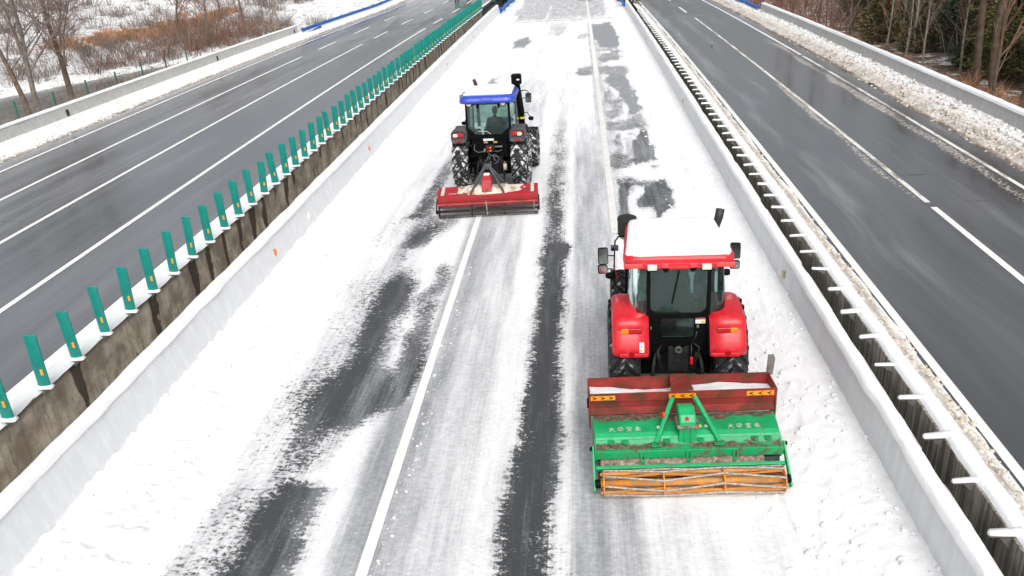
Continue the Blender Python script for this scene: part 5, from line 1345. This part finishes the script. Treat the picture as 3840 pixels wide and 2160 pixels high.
# ------------------------------------------------------------------ red rotary tiller
def red_tiller():
    T = thing('rotary_tiller', 'red rotary tiller caked with dirty snow behind the blue tractor', 'tiller', (-2.665, 21.24, .02), R(2.6))
    W = 1.38
    TRED = M('tiller_red', (.40, .012, .02), .5, var=.15, vs=3, dirt=(.20, .05, .035), damt=.44, ds=5)
    DK = M('muddy_bar', (.018, .014, .012), .6, var=.4, dirt=(.20, .17, .13), damt=.30, ds=12)
    roller(T, W, .165, .17, 8, 4, DK, [DK], DK, .0, .032, .012)
    for s in (-1, 1):
        a = B(); a.bar((s * 1.41, .34, .42), (s * 1.41, -.03, .14), .025, .09, (0, .7, 1)); a.obj('roller_arm', BLACK, T, bevel=.006)
        B().lathe([(.001, -.03), (.055, -.03), (.055, .035), (.001, .035)], (s * 1.385, 0, .17), 'x', 12).obj('bearing', BLACK, T)
    B().bar((-.02, -.10, .46), (.0, -.17, .10), .03, .03).obj('roller_scraper', STEEL, T); B().bar((1.28, -.12, .44), (1.28, -.17, .14), .02, .02).obj('roller_scraper', STEEL, T)
    B().box((0, .235, .455), (2.76, .07, .11)).obj('rear_beam', TRED, T, bevel=.008)
    t1 = B(); t1.shell([(.22, .40), (.21, .33), (.17, .27), (.12, .24)], -W, W, .012); t1.obj('tail_board', TRED, T)
    B().box((0, .185, .385), (2.74, .03, .022)).obj('board_edge', TRED, T)
    hd = B(); hd.shell([(.20, .515), (.34, .56), (.55, .60), (.78, .63), (.90, .60)], -W, W, .02); ho = hd.obj('hood', TRED, T, bevel=.004)
    for s in (-1, 1):
        e = B(); e.prism([(.20, .50), (.55, .59), (.90, .60), (.95, .4), (.7, .14), (.4, .12), (.24, .28)], 'x', s * W - .012, s * W + .012); e.obj('side_plate', TRED, T, bevel=.004)
        B().box((s * (W - .14), .52, .604), (.09, .55, .012), (R(9), 0, 0)).obj('hood_strap', M('pale_strap', (.62, .55, .50), .6, dirt=(.5, .1, .08), damt=.35), T)
    B().tube([(-W + .03, .6, .28), (W - .03, .6, .28)], .07, 10).obj('rotor', IRON, T)
    sn = B(); nx, ny = 80, 10; rn = np.random.default_rng(3)
    for i in range(nx + 1):
        for j in range(ny + 1):
            x = -1.0 + 2.15 * i / nx; y = .24 + .62 * j / ny
            base = np.interp(y, [.20, .34, .55, .78, .90], [.515, .56, .60, .63, .60])
            e = min(1, 5 * min(i, nx - i) / nx, 3 * min(j + .2, ny - j + .2) / ny)
            n_ = float(fbm(np.array(x * 3.2), np.array(y * 3.5), 4, 8))
            sn.v.append((x, y, float(base) - .02 + e * max(0, .02 + .14 * (n_ - .32) + (.05 if abs(x) < .55 else 0))))
    for i in range(nx):
        for j in range(ny): k = i * (ny + 1) + j; sn.f.append((k, k + ny + 1, k + ny + 2, k + 1))
    sn.obj('snow_heap', m_snow('snow_muddy', (.66, .60, .52), (.26, .18, .10), .42, 5), T, smooth=True, fix=False)
    gb = B(); gb.hexa([(-.15, .30, .56), (.13, .30, .56), (.13, .62, .56), (-.15, .62, .56), (-.15, .46, .88), (.13, .46, .88), (.13, .80, .88), (-.15, .80, .88)]); gb.obj('gearbox', TRED, T, bevel=.015)
    gc = B(); gc.hexa([(-.13, .46, .885), (.11, .46, .885), (.11, .80, .885), (-.13, .80, .885), (-.10, .58, .97), (.08, .58, .97), (.08, .80, .97), (-.10, .80, .97)]); gc.obj('gearbox_cover', TRED, T, bevel=.015)
    sc = B(); layered(sc, [(rounded_rect(-.10, .08, .60, .80, .05), .966), (rounded_rect(-.09, .07, .61, .79, .05), .995)]); sc.obj('snow_cap', SNOW, T, smooth=True)
    GREY = M('grey_steel', (.10, .10, .11), .5, .3, var=.2)
    for s in (-1, 1):
        B().bar((s * .45 + .0, .28, .58), (s * .05, .92, 1.14), .05, .05).obj('headstock_strut', GREY, T, bevel=.006)
        B().bar((s * .07, .94, 1.12), (s * .42, 1.22, .58), .045, .06).obj('headstock_leg', GREY, T, bevel=.006)
        B().box((s * .45, .27, .57), (.05, .06, .09)).obj('strut_foot', TRED, T, bevel=.006)
    B().box((0, .95, 1.13), (.16, .10, .14)).obj('headstock_head', GREY, T, bevel=.01)
    # worn white lettering on the hood
    WT = M('worn_white_print', (.72, .62, .60), .7, var=.2, vs=30)
    for i in range(9):
        if i == 5: continue
        x = -1.06 + i * .045
        b = B(); b.box((x, .335, .570), (.010, .045, .003), (R(14), 0, 0)); b.box((x + .013, .345, .5725), (.018, .010, .003), (R(14), 0, 0)); b.box((x + .013, .328, .568), (.018, .010, .003), (R(14), 0, 0)); b.obj('painted_letter', WT, T)
    for x in (.86, 1.02):
        b = B(); b.box((x, .55, .6085), (.10, .014, .003), (R(9), 0, .1)); b.box((x, .52, .604), (.08, .012, .003), (R(9), 0, -.1)); b.box((x, .535, .606), (.012, .07, .003), (R(9), 0, .2)); b.obj('painted_letter', WT, T)
    return T
red_tiller()

# ------------------------------------------------------------------ vegetation
def branch_mesh(name, seed, height, r0, levels, nbr, lean=(0, 0), spread=.75, up=.35, sides=(7, 5, 3, 3), start=.25, crook=.12, twig=.007, length=.55):
    """bare tree: tapered trunk, limbs and twigs as tubes; returns (trunk builder, limb builder)"""
    rn = random.Random(seed); tr, br = B(), B()
    def grow(p, d, L, r, lev):
        n = 6 if lev == 0 else (5 if lev == 1 else 3); pts = [p]; q = p.copy(); dd = d.copy()
        for i in range(n):
            dd = (dd + Vector((rn.uniform(-1, 1), rn.uniform(-1, 1), rn.uniform(-.6, .9))) * crook + Vector((0, 0, up * .06 * lev))).normalized()
            q = q + dd * (L / n); pts.append(q.copy())
        re = max(twig, r * (.28 if lev < 2 else .4)); rs = [r + (re - r) * (i / n) ** .8 for i in range(n + 1)]
        (tr if lev == 0 else br).tube(pts, rs, sides[min(lev, 3)], cap=False)
        if lev >= levels: return
        k = nbr[lev]
        for i in range(k):
            t = start + (1 - start) * (i + rn.random()) / k if lev == 0 else .2 + .8 * (i + rn.random()) / k
            j = min(n - 1, int(t * n)); f = t * n - j; pos = pts[j].lerp(pts[j + 1], f); rr = rs[j] + (rs[j + 1] - rs[j]) * f
            ax = (pts[j + 1] - pts[j]).normalized(); a = rn.uniform(0, 6.28)
            u_ = ax.orthogonal().normalized(); v_ = ax.cross(u_); side = u_ * math.cos(a) + v_ * math.sin(a)
            ang = rn.uniform(.55, 1.15) * spread * 1.3
            nd = (ax * math.cos(ang) + side * math.sin(ang) + Vector((0, 0, up * .4))).normalized()
            grow(pos, nd, L * length * rn.uniform(.65, 1.1) * (1.15 - .5 * t), max(twig, rr * rn.uniform(.4, .6)), lev + 1)
    grow(Vector((0, 0, -.3)), Vector((lean[0], lean[1], 1)).normalized(), height, r0, 0)
    return tr, br

BARK_G = M('grey_bark', (.16, .135, .115), .9, var=.3, vs=3, bump=.5, bs=18)
BARK_B = M('brown_bark', (.125, .088, .064), .9, var=.35, vs=3, bump=.5, bs=18)
BARK_P = M('pale_bark', (.30, .27, .22), .9, var=.3, vs=4)
TWIG_R = M('reddish_twigs', (.24, .135, .10), .9, var=.35, vs=1.5)
TWIG_G = M('grey_brown_twigs', (.19, .155, .13), .9, var=.35, vs=1.5)

PROTO = {}
def tree(key, params, name, label, x, y, rz, sc, mt, mb, group, z=None, cat='tree'):
    if key not in PROTO:
        t_, b_ = branch_mesh(key, **params)
        m1 = bpy.data.meshes.new('trunk'); m1.from_pydata(t_.v, [], t_.f); m1.polygons.foreach_set('use_smooth', [True] * len(m1.polygons)); m1.materials.append(mt)
        m2 = bpy.data.meshes.new('crown'); m2.from_pydata(b_.v, [], b_.f); m2.materials.append(mb)
        PROTO[key] = (m1, m2)
    zz = float(terrain_h(np.array(x), np.array(y))) if z is None else z
    r_ = thing(name, label, cat, (x, y, zz), rz, group); r_.scale = (sc, sc, sc)
    for nm, me in zip(('trunk', 'crown'), PROTO[key]):
        o = bpy.data.objects.new(nm, me); COL.objects.link(o); o.parent = r_
    return r_

LG = 'bare trees beyond the left wall'
BIG = dict(seed=11, height=11, r0=.25, levels=3, nbr=(15, 9, 7), spread=.8, start=.28, twig=.012, length=.5)
BIG2 = dict(seed=23, height=12, r0=.21, levels=3, nbr=(15, 9, 7), lean=(-.30, .0), spread=.75, start=.3, twig=.012, length=.5)
BIG3 = dict(seed=37, height=12, r0=.21, levels=3, nbr=(15, 9, 7), lean=(-.10, -.05), spread=.85, start=.22, twig=.012, length=.5)
tree('big', BIG, 'bare_tree', 'thick brown trunked bare tree right of the two leaning ones, behind the left wall', -36.6, 57.0, .3, 1., BARK_B, TWIG_G, LG)
tree('big2', BIG2, 'bare_tree', 'bare tree leaning furthest left behind the left wall', -36.6, 52.0, 0, .95, BARK_B, TWIG_G, LG)
tree('big3', BIG3, 'bare_tree', 'grey bare tree with snow at its foot, second from the left behind the wall', -36.4, 52.6, 1.1, 1., BARK_G, TWIG_G, LG)
tree('big3', BIG3, 'bare_tree', 'bare tree standing at the left picture edge across the canal', -52, 66, 2.4, .9, BARK_B, TWIG_G, LG)
MID = dict(seed=5, height=8, r0=.16, levels=3, nbr=(14, 8, 6), spread=.7, start=.15, twig=.014, length=.5)
MID2 = dict(seed=9, height=7, r0=.15, levels=3, nbr=(14, 8, 6), spread=.7, start=.12, twig=.014, length=.5)
for key, P_, lab, x, y, rz, sc, mt, mb in (
        ('mid', MID, 'bare tree with a straight pale trunk in the reddish thicket by the left wall', -39.6, 88.0, .2, 1.1, BARK_G, TWIG_R),
        ('mid2', MID2, 'reddish bare tree left of the pale trunked one, on the snowy slope', -47.0, 97, 1.2, 1.2, BARK_B, TWIG_R),
        ('mid', MID, 'dark bare tree on the snowy slope above the orange grass', -62, 125, 2.2, 1.2, BARK_B, TWIG_G),
        ('mid2', MID2, 'small bare tree at the top edge above the reddish thicket', -48, 112, 3.3, 1.0, BARK_B, TWIG_R),
        ('mid', MID, 'bare tree rising behind the end of the left wall at the top edge', -41.5, 103, 4.2, .95, BARK_B, TWIG_R),
        ('mid2', MID2, 'bare sapling alone on the white slope near the blue rail', -41.5, 124, 5.0, .75, BARK_B, TWIG_G),
        ('mid', MID, 'slim bare sapling on the white slope, right of the reddish thicket', -44.5, 118, .8, .7, BARK_B, TWIG_G),
        ('mid2', MID2, 'bare tree on the canal bank behind the thick brown trunk', -48.5, 76, 1.9, .9, BARK_B, TWIG_G),
        ('mid', MID, 'bare tree on the far canal bank at the upper left', -58, 84, 2.9, 1.1, BARK_B, TWIG_G),
        ('mid2', MID2, 'bare tree at the top left above the snowy terrace', -78, 112, 4.0, 1.2, BARK_G, TWIG_R),
        ('mid', MID, 'bare tree in the brown brush at the very top left', -92, 138, 5.1, 1.3, BARK_G, TWIG_R)):
    tree(key, P_, 'bare_tree', lab, x, y, rz, sc, mt, mb, LG)

RG = 'trees of the wood beyond the right wall'
TALL = dict(seed=3, height=15, r0=.19, levels=2, nbr=(22, 9), spread=.85, start=.33, twig=.014, length=.33)
TALL2 = dict(seed=8, height=14, r0=.175, levels=2, nbr=(22, 9), spread=.9, start=.33, twig=.014, length=.33)
tree('tall', TALL, 'pine_tree', 'thick trunked tree, left one of the pair of tall brown trunks by the right wall', 18.9, 41.6, 0, 1., BARK_B, TWIG_G, RG)
tree('tall2', TALL2, 'pine_tree', 'thick trunked tree, right one of the pair of tall brown trunks by the right wall', 18.7, 39.5, 1.5, 1., BARK_B, TWIG_G, RG)
tree('tall', TALL, 'pine_tree', 'thick brown trunk cut by the right picture edge behind the wall', 18.5, 36.3, 3.0, .95, BARK_B, TWIG_G, RG)
SAP = dict(seed=14, height=9, r0=.085, levels=2, nbr=(22, 6), spread=.55, up=.6, start=.12, twig=.010, length=.28, crook=.06)
SAP2 = dict(seed=19, height=8, r0=.075, levels=2, nbr=(20, 6), spread=.5, up=.7, start=.15, twig=.010, length=.3, crook=.07)
sap = [(19.2, 49.0, BARK_P, 'pale sapling standing left of the dark round bush by the right wall'), (20.0, 46.0, BARK_P, 'thin pale sapling between the dark bush and the two thick trunks'),
       (18.9, 51.0, BARK_P, 'slender pale sapling with red stem foot behind the right wall'), (19.8, 56.8, BARK_P, 'pale birch-like sapling, leftmost of the close trio in the wood'),
       (20.3, 53.5, BARK_P, 'pale sapling in the middle of the wood with upswept branches'), (18.4, 60.0, BARK_G, 'grey sapling left of the snow flecked evergreen'),
       (20.1, 62.4, BARK_G, 'tall grey sapling behind the snow flecked evergreen'), (17.7, 65.5, BARK_B, 'brown sapling near the far end of the right wall'),
       (17.3, 71.5, BARK_B, 'brown sapling just past the end of the right concrete wall'), (19.2, 68.7, BARK_B, 'dark sapling behind the end of the right concrete wall'),
       (17.5, 77.0, BARK_B, 'brown sapling behind the blue rail on the right'), (19.5, 80, BARK_B, 'slim tree at the top edge above the right blue rail'),
       (21.5, 59, BARK_P, 'pale trunk deep in the wood between two evergreens'), (22.5, 48, BARK_B, 'thin brown trunk behind the two thick trunks'),
       (18.0, 37.9, BARK_B, 'thin dark stem next to the rightmost thick trunk'), (21.0, 41, BARK_B, 'dark leaning stem with white bands right of the thick pair')]
for i, (x, y, bk, lab) in enumerate(sap):
    k = 'sap%d' % (i % 2) + bk.name
    tree(k, (SAP, SAP2)[i % 2], 'sapling', lab, x, y, i * 1.7, .85 + .3 * ((i * 37) % 10) / 10, bk, TWIG_R if i % 3 else TWIG_G, RG)

def evergreen(seed, H, Rm, n, olive):
    rng = np.random.default_rng(seed)
    h = rng.random(n) ** .8; base = .06
    z = H * (base + (1 - base) * h)
    prof = np.sin(np.clip(h * .92 + .14, 0, 1) * np.pi) ** .7 * (1 - .45 * h)
    lump = .72 + .5 * vnoise(rng.random(n) * 0 + h * 7, rng.random(n) * 0 + 1, seed)
    a = rng.random(n) * 2 * np.pi
    lob = 1 + .28 * np.sin(a * 3 + h * 9 + seed) + .18 * np.sin(a * 5 - h * 14)
    rad = Rm * prof * lump * lob * (.35 + .65 * rng.random(n) ** .5)
    c = np.stack([rad * np.cos(a), rad * np.sin(a), z], -1)
    s = .09 + .16 * rng.random(n)
    d = np.stack([np.cos(a) * .8, np.sin(a) * .8, -.25 + .5 * rng.random(n)], -1) + rng.normal(0, .45, (n, 3)); d /= np.linalg.norm(d, axis=1, keepdims=True)
    t = np.cross(d, rng.normal(0, 1, (n, 3))); t /= np.linalg.norm(t, axis=1, keepdims=True)
    V = np.stack([c - t * s[:, None] * .35, c + t * s[:, None] * .35, c + d * s[:, None] * 1.5], 1).reshape(-1, 3)
    return trimesh('crown', V, np.arange(3 * n).reshape(-1, 3))
def m_needles(name, a, b_, snow):
    t = NT(name); n = t.noise(1.1, 3); n2 = t.noise(5, 5)
    c = t.mix(t.rng(n, .35, .65), a, b_)
    c = t.mix(t.rng(n2, .68 - snow, .72 - snow), c, (.75, .77, .78))
    return t.set(col=c, rough=.8, spec=.2)
ND = m_needles('dark_needles', (.034, .058, .036), (.078, .108, .056), .03)
NO = m_needles('olive_needles', (.11, .13, .045), (.19, .185, .07), .0)
NR = m_needles('russet_needles', (.19, .135, .075), (.14, .14, .065), .0)
EV = [evergreen(1, 9, 2.2, 9000, 0), evergreen(2, 7, 1.9, 8000, 0), evergreen(3, 11, 2.5, 10000, 1)]
for m_ in EV: m_.materials.append(None)
def put_ever(i, mat, x, y, sc, rz, lab, zs=1., name='evergreen_tree', cat='tree', group=RG, z=None):
    zz = float(terrain_h(np.array(x), np.array(y))) if z is None else z
    r_ = thing(name, lab, cat, (x, y, zz - .1), rz, group); r_.scale = (sc, sc, sc * zs)
    o = bpy.data.objects.new('crown', EV[i]); COL.objects.link(o); o.parent = r_; o.material_slots[0].link = 'OBJECT'; o.material_slots[0].material = mat
    b = B(); b.tube([(0, 0, -.3), (.03, .02, 3), (0, 0, 6)], [.14, .10, .04], 7); b.obj('trunk', BARK_B, r_, smooth=True)
evs = [(1, ND, 21.3, 47.6, .62, 0, 'low dark green bush, densest in the wood right of the pale sapling', .55), (0, ND, 21.5, 63.5, .8, 1, 'snow flecked dark evergreen near the left end of the wood', .8),
       (2, NR, 23.0, 44.5, 1.0, 2, 'russet evergreen filling behind the two thick trunks', 1.), (0, NO, 24.5, 50.5, 1.0, 3, 'olive evergreen in the middle of the wood', 1.),
       (2, NO, 21.8, 38.0, .8, 4, 'olive green tree by the right picture edge behind the wall', 1.), (1, NR, 24.0, 57.5, 1.2, 5, 'russet tree left of the middle of the wood', 1.),
       (0, ND, 26.5, 61, 1.1, .6, 'dark evergreen further back in the left half of the wood', 1.), (2, ND, 28.5, 53.5, 1.0, 1.6, 'dark evergreen at the top edge in the middle of the wood', 1.),
       (1, NO, 22.5, 70, 1.2, 2.6, 'olive evergreen at the left end of the wood', .9), (0, ND, 29, 68, 1.2, 3.6, 'tall dark evergreen behind the left half of the wood', 1.),
       (1, NR, 20.8, 53.8, .7, 4.6, 'small russet bush among the pale saplings', .6), (2, ND, 25.8, 43, .8, 5.6, 'dark evergreen at the right end of the wood behind the thick trunks', .8),
       (1, ND, 20.2, 35.0, .5, .9, 'dark shrub behind the trunk at the right picture edge', .8),
       (1, NR, 19.8, 58.3, .75, 2.2, 'russet bush between the pale saplings and the snow flecked evergreen', .7), (0, NO, 20.9, 44.2, .6, 3.1, 'olive bush directly left of the thick trunk pair', .8), (1, ND, 23.6, 47, .9, .3, 'dark evergreen above the low dark bush', 1.1), (2, NO, 23.2, 61.5, .9, 1.9, 'olive tree behind the russet bush', 1.), (1, NR, 26.3, 56.5, 1., 4.9, 'russet tree in the second row of the wood', 1.),
       (0, NO, 22.3, 41.0, .7, 1.4, 'olive evergreen between the thick pair and the right edge', .9), (2, NO, 26.0, 66.5, 1.0, 2.4, 'olive evergreen in the left half of the wood, right of the snow flecked one', .9),
       (1, ND, 22.8, 52.5, .8, 3.4, 'dark evergreen behind the small russet bush', 1.), (0, NR, 27.5, 47.5, 1.1, 4.4, 'russet evergreen at the top edge behind the thick pair', 1.), (2, ND, 24.2, 38.5, .7, 5.2, 'dark evergreen at the far right edge', .9)]
for i, m_, x, y, sc, rz, lab, zs in evs: put_ever(i, m_, x, y, sc, rz, lab, zs)
MG = 'shrubs in the central reserves'
NS = m_needles('snowy_dark_leaves', (.012, .030, .020), (.035, .055, .030), .05)
for k, (x, y, sc, zs, mt, lab) in enumerate(((-8.7, 91.5, .55, .75, NS, 'dark snow dusted shrub past the end of the green panels'), (-8.6, 96.5, .6, .8, NS, 'dark shrub at the top edge behind the end of the left parapet'), (4.75, 80, .42, .75, NO, 'olive shrub past the end of the right parapet'), (4.7, 85, .45, .8, NR, 'russet shrub at the top edge past the right parapet'))):
    put_ever(k % 2, mt, bx(x, y), y, sc, k * 1.3, lab, zs, 'shrub', 'shrub', MG, z=-.6)

# undergrowth: masses of thin stems nobody could count
def brush(name, pts, label, mat, hmin, hmax, stems, width, seed, fan=.5):
    """pts: array of (x, y, size); every clump is a fan of bent ribbons"""
    rng = np.random.default_rng(seed); P_ = np.repeat(np.asarray(pts, float), stems, 0); n = len(P_)
    zz = terrain_h(P_[:, 0], P_[:, 1]); a = rng.random(n) * 6.283; rr = rng.random(n) ** .7 * P_[:, 2] * .45
    b0 = np.stack([P_[:, 0] + np.cos(a) * rr, P_[:, 1] + np.sin(a) * rr, zz - .05], -1)
    H = (hmin + (hmax - hmin) * rng.random(n)) * P_[:, 2]
    out = np.stack([np.cos(a), np.sin(a), np.zeros(n)], -1) + rng.normal(0, .5, (n, 3)) * np.array([1, 1, 0])
    m1 = b0 + out * (H * fan * .35)[:, None] + np.array([0, 0, 1.]) * (H * .55)[:, None]
    t1 = b0 + out * (H * fan * rng.uniform(.6, 1.3, n))[:, None] + np.array([0, 0, 1.]) * (H * rng.uniform(.75, 1.05, n))[:, None]
    sd = np.stack([np.cos(a + 1.57 + rng.normal(0, .6, n)), np.sin(a + 1.57), np.zeros(n)], -1) * (width * rng.uniform(.6, 1.4, n))[:, None]
    V = np.stack([b0 - sd, b0 + sd, m1 - sd * .8, m1 + sd * .8, t1], 1).reshape(-1, 3)
    k = np.arange(n)[:, None] * 5
    F = np.concatenate([k + np.array([[0, 1, 3]]), k + np.array([[0, 3, 2]]), k + np.array([[2, 3, 4]])])
    return tag(link(name, trimesh(name, V, F), mat), label, 'undergrowth', kind='stuff')

rv = np.random.default_rng(77)
def scat(n, xr, yr, dens, size):
    out = []
    while len(out) < n:
        x, y = rv.uniform(*xr), rv.uniform(*yr)
        if rv.random() < dens(x, y): out.append((x, y, rv.uniform(*size)))
    return out
dl = lambda x, y: (x + 47.6) * -.893 + (y - 64.5) * .45
clump = lambda x, y: float(sstep(.42, .6, fbm(np.array(x * .09), np.array(y * .07), 3, 61)))
GRASS_O = M('dry_orange_grass', (.52, .27, .13), .9, var=.3, vs=.6)
GRASS_B = M('dry_brown_grass', (.36, .19, .105), .9, var=.35, vs=.8)
brush('thicket', scat(1500, (-112, -40), (62, 175), lambda x, y: (0 if dl(x, y) < 1 else (.18 + .82 * clump(x, y))), (.9, 2.6)), 'brown leafless thicket on the snowy slope across the canal', TWIG_G, .5, 1.2, 34, .017, 4, .8)
brush('thicket', scat(430, (-130, -60), (100, 210), lambda x, y: 1 if dl(x, y) > 35 else 0, (2., 4.2)), 'dense brown brush above the snowy terrace at the upper left', TWIG_R, .5, 1.2, 44, .03, 5, .6)
brush('thicket', scat(80, (-46, -31), (72, 104), lambda x, y: float(np.clip(1.2 - abs(x + 39.5 - (y - 88) * .05) / 6.5, 0, 1)) * (1 if dl(x, y) < -11.5 or dl(x, y) > .5 else 0), (1.2, 3.2)), 'reddish leafless thicket behind the right half of the far left wall', TWIG_R, .4, 1.3, 34, .017, 6, .7)
brush('thicket', scat(110, (-46, -31), (70, 106), lambda x, y: .8 if dl(x, y) < -11.5 or dl(x, y) > .5 else 0, (1.0, 2.6)), 'grey leafless shrubs mixed into the reddish thicket', TWIG_G, .4, 1.3, 30, .014, 16, .8)
brush('thicket', scat(120, (-38, -29.5), (34, 72), lambda x, y: 1 if dl(x, y) < -11.8 else 0, (.8, 1.9)), 'thin leafless shrubs on the canal bank behind the far left wall', TWIG_G, .6, 1.4, 26, .011, 7, .6)
brush('dry_grass', scat(200, (-72, -46), (84, 122), lambda x, y: float(np.exp(-((dl(x, y) - 17 - 2.5 * math.sin(y * .12)) / 2.6) ** 2)), (.7, 1.3)), 'band of dry orange grass across the snowy slope', GRASS_O, .5, 1., 40, .03, 8, .6)
brush('dry_grass', scat(110, (-36, -29.5), (56, 82), lambda x, y: .8 if dl(x, y) < -11.5 else 0, (.5, 1.)), 'dry orange grass behind the far left wall', GRASS_O, .5, 1., 30, .022, 9, .6)
brush('dry_grass', scat(430, (15.0, 18.6), (24, 84), lambda x, y: math.exp(-(x - 15) / 1.6), (.6, 1.2)), 'dry brown grass along the back of the right wall', GRASS_B, .5, 1.1, 34, .012, 10, .5)
brush('thicket', scat(520, (19.0, 44), (32, 95), lambda x, y: .75 * float(np.clip((x - 18) / 8, 0, 1)), (1.6, 4.0)), 'brown leafless undergrowth of the wood on the right', TWIG_G, .5, 1.3, 30, .016, 11, .6)
brush('thicket', scat(130, (15.5, 30), (60, 100), lambda x, y: .8, (1.4, 3.0)), 'reddish leafless undergrowth at the left end of the wood', TWIG_R, .5, 1.3, 34, .017, 12, .6)
brush('thicket', scat(60, (-58, -40), (112, 150), lambda x, y: .5, (.5, 1.4)), 'sparse twigs poking through the white slope by the blue rail', TWIG_G, .5, 1., 12, .016, 13, .7)

# green wire fence behind the far left wall
FG = M('green_fence_paint', (.02, .13, .085), .6, var=.15)
fence = thing('wire_fence', 'green wire fence on posts behind the far left wall', 'fence')
fp = [(-32.6 + .02 * (y - 45), y) for y in np.arange(38, 90, 3.6)]
zf = lambda x, y: float(terrain_h(np.array(x), np.array(y)))
for x, y in fp: B().box((x, y, zf(x, y) + .75), (.09, .09, 1.9)).obj('post', FG, fence)
for hh in (.3, .7, 1.1, 1.5): B().tube([(x, y, zf(x, y) + hh) for x, y in fp], .009, 4).obj('wire', FG, fence)

# ------------------------------------------------------------------ vehicles far ahead, mostly above the frame, and a twig on the road
def far_car(label, x, y, z, body, cat, length, height):
    T = thing('parked_car' if cat == 'car' else 'box_truck', label, cat, (x, y, z))
    W = .9
    b = B(); prof = [(-length / 2, .35), (-length / 2, .85), (-length / 2 + .35, .95), (-length / 2 + .9, height), (length / 2 - 1.9, height), (length / 2 - 1.2, .98), (length / 2 - .1, .82), (length / 2, .4)]
    b.prism(prof, 'x', -W, W); b.obj('body', body, T, bevel=.06)
    g_ = B(); g_.hexa([(-W + .12, -length / 2 + .40, .97), (W - .12, -length / 2 + .40, .97), (W - .12, -length / 2 + .42, .97), (-W + .12, -length / 2 + .42, .97), (-W + .2, -length / 2 + .84, height - .06), (W - .2, -length / 2 + .84, height - .06), (W - .2, -length / 2 + .88, height - .06), (-W + .2, -length / 2 + .88, height - .06)]); g_.obj('rear_window', BLACK, T)
    for s in (-1, 1):
        for yy in (-length / 2 + .85, length / 2 - .9):
            w = B(); w.lathe([(.001, -.1), (.2, -.1), (.3, -.08), (.32, 0), (.3, .08), (.2, .1), (.001, .1)], (0, 0, 0), 'x', 20); wo = w.obj('wheel', BLACKP, T, smooth=True); wo.location = (s * (W - .08), yy, .32)
        B().box((s * .68, -length / 2 - .01, .74), (.32, .05, .14)).obj('tail_lamp', LAMP_R, T, bevel=.02)
    B().box((0, -length / 2 - .02, .55), (.44, .03, .14)).obj('number_plate', M('green_plate', (.25, .62, .12), .5), T)
    B().box((0, -length / 2 - .03, .38), (1.7, .12, .16)).obj('bumper', BLACKP, T, bevel=.03)
    return T
far_car('dark car cut by the top picture edge on the middle carriageway', bx(.95, 90), 90.2, .03, M('dark_car_paint', (.012, .014, .018), .3, coat=.5), 'car', 4.5, 1.45)
far_car('teal vehicle cut by the top picture edge on the left carriageway', bx(-17.4, 105), 117.5, -1.18, M('teal_car_paint', (.02, .16, .15), .35, coat=.4), 'car', 4.4, 1.5)
tw = B(); tw.tube([(0, 0, .02), (.12, .35, .04), (.10, .7, .02), (.22, 1.0, .03)], [.02, .018, .012, .006], 5); tw.tube([(.1, .6, .03), (.0, .85, .05)], [.012, .006], 5)
tw_o = tw.obj('fallen_twig', BARK_B); tw_o.location = (8.0, 53, -.29); tag(tw_o, 'dark fallen twig lying on the right carriageway', 'twig')
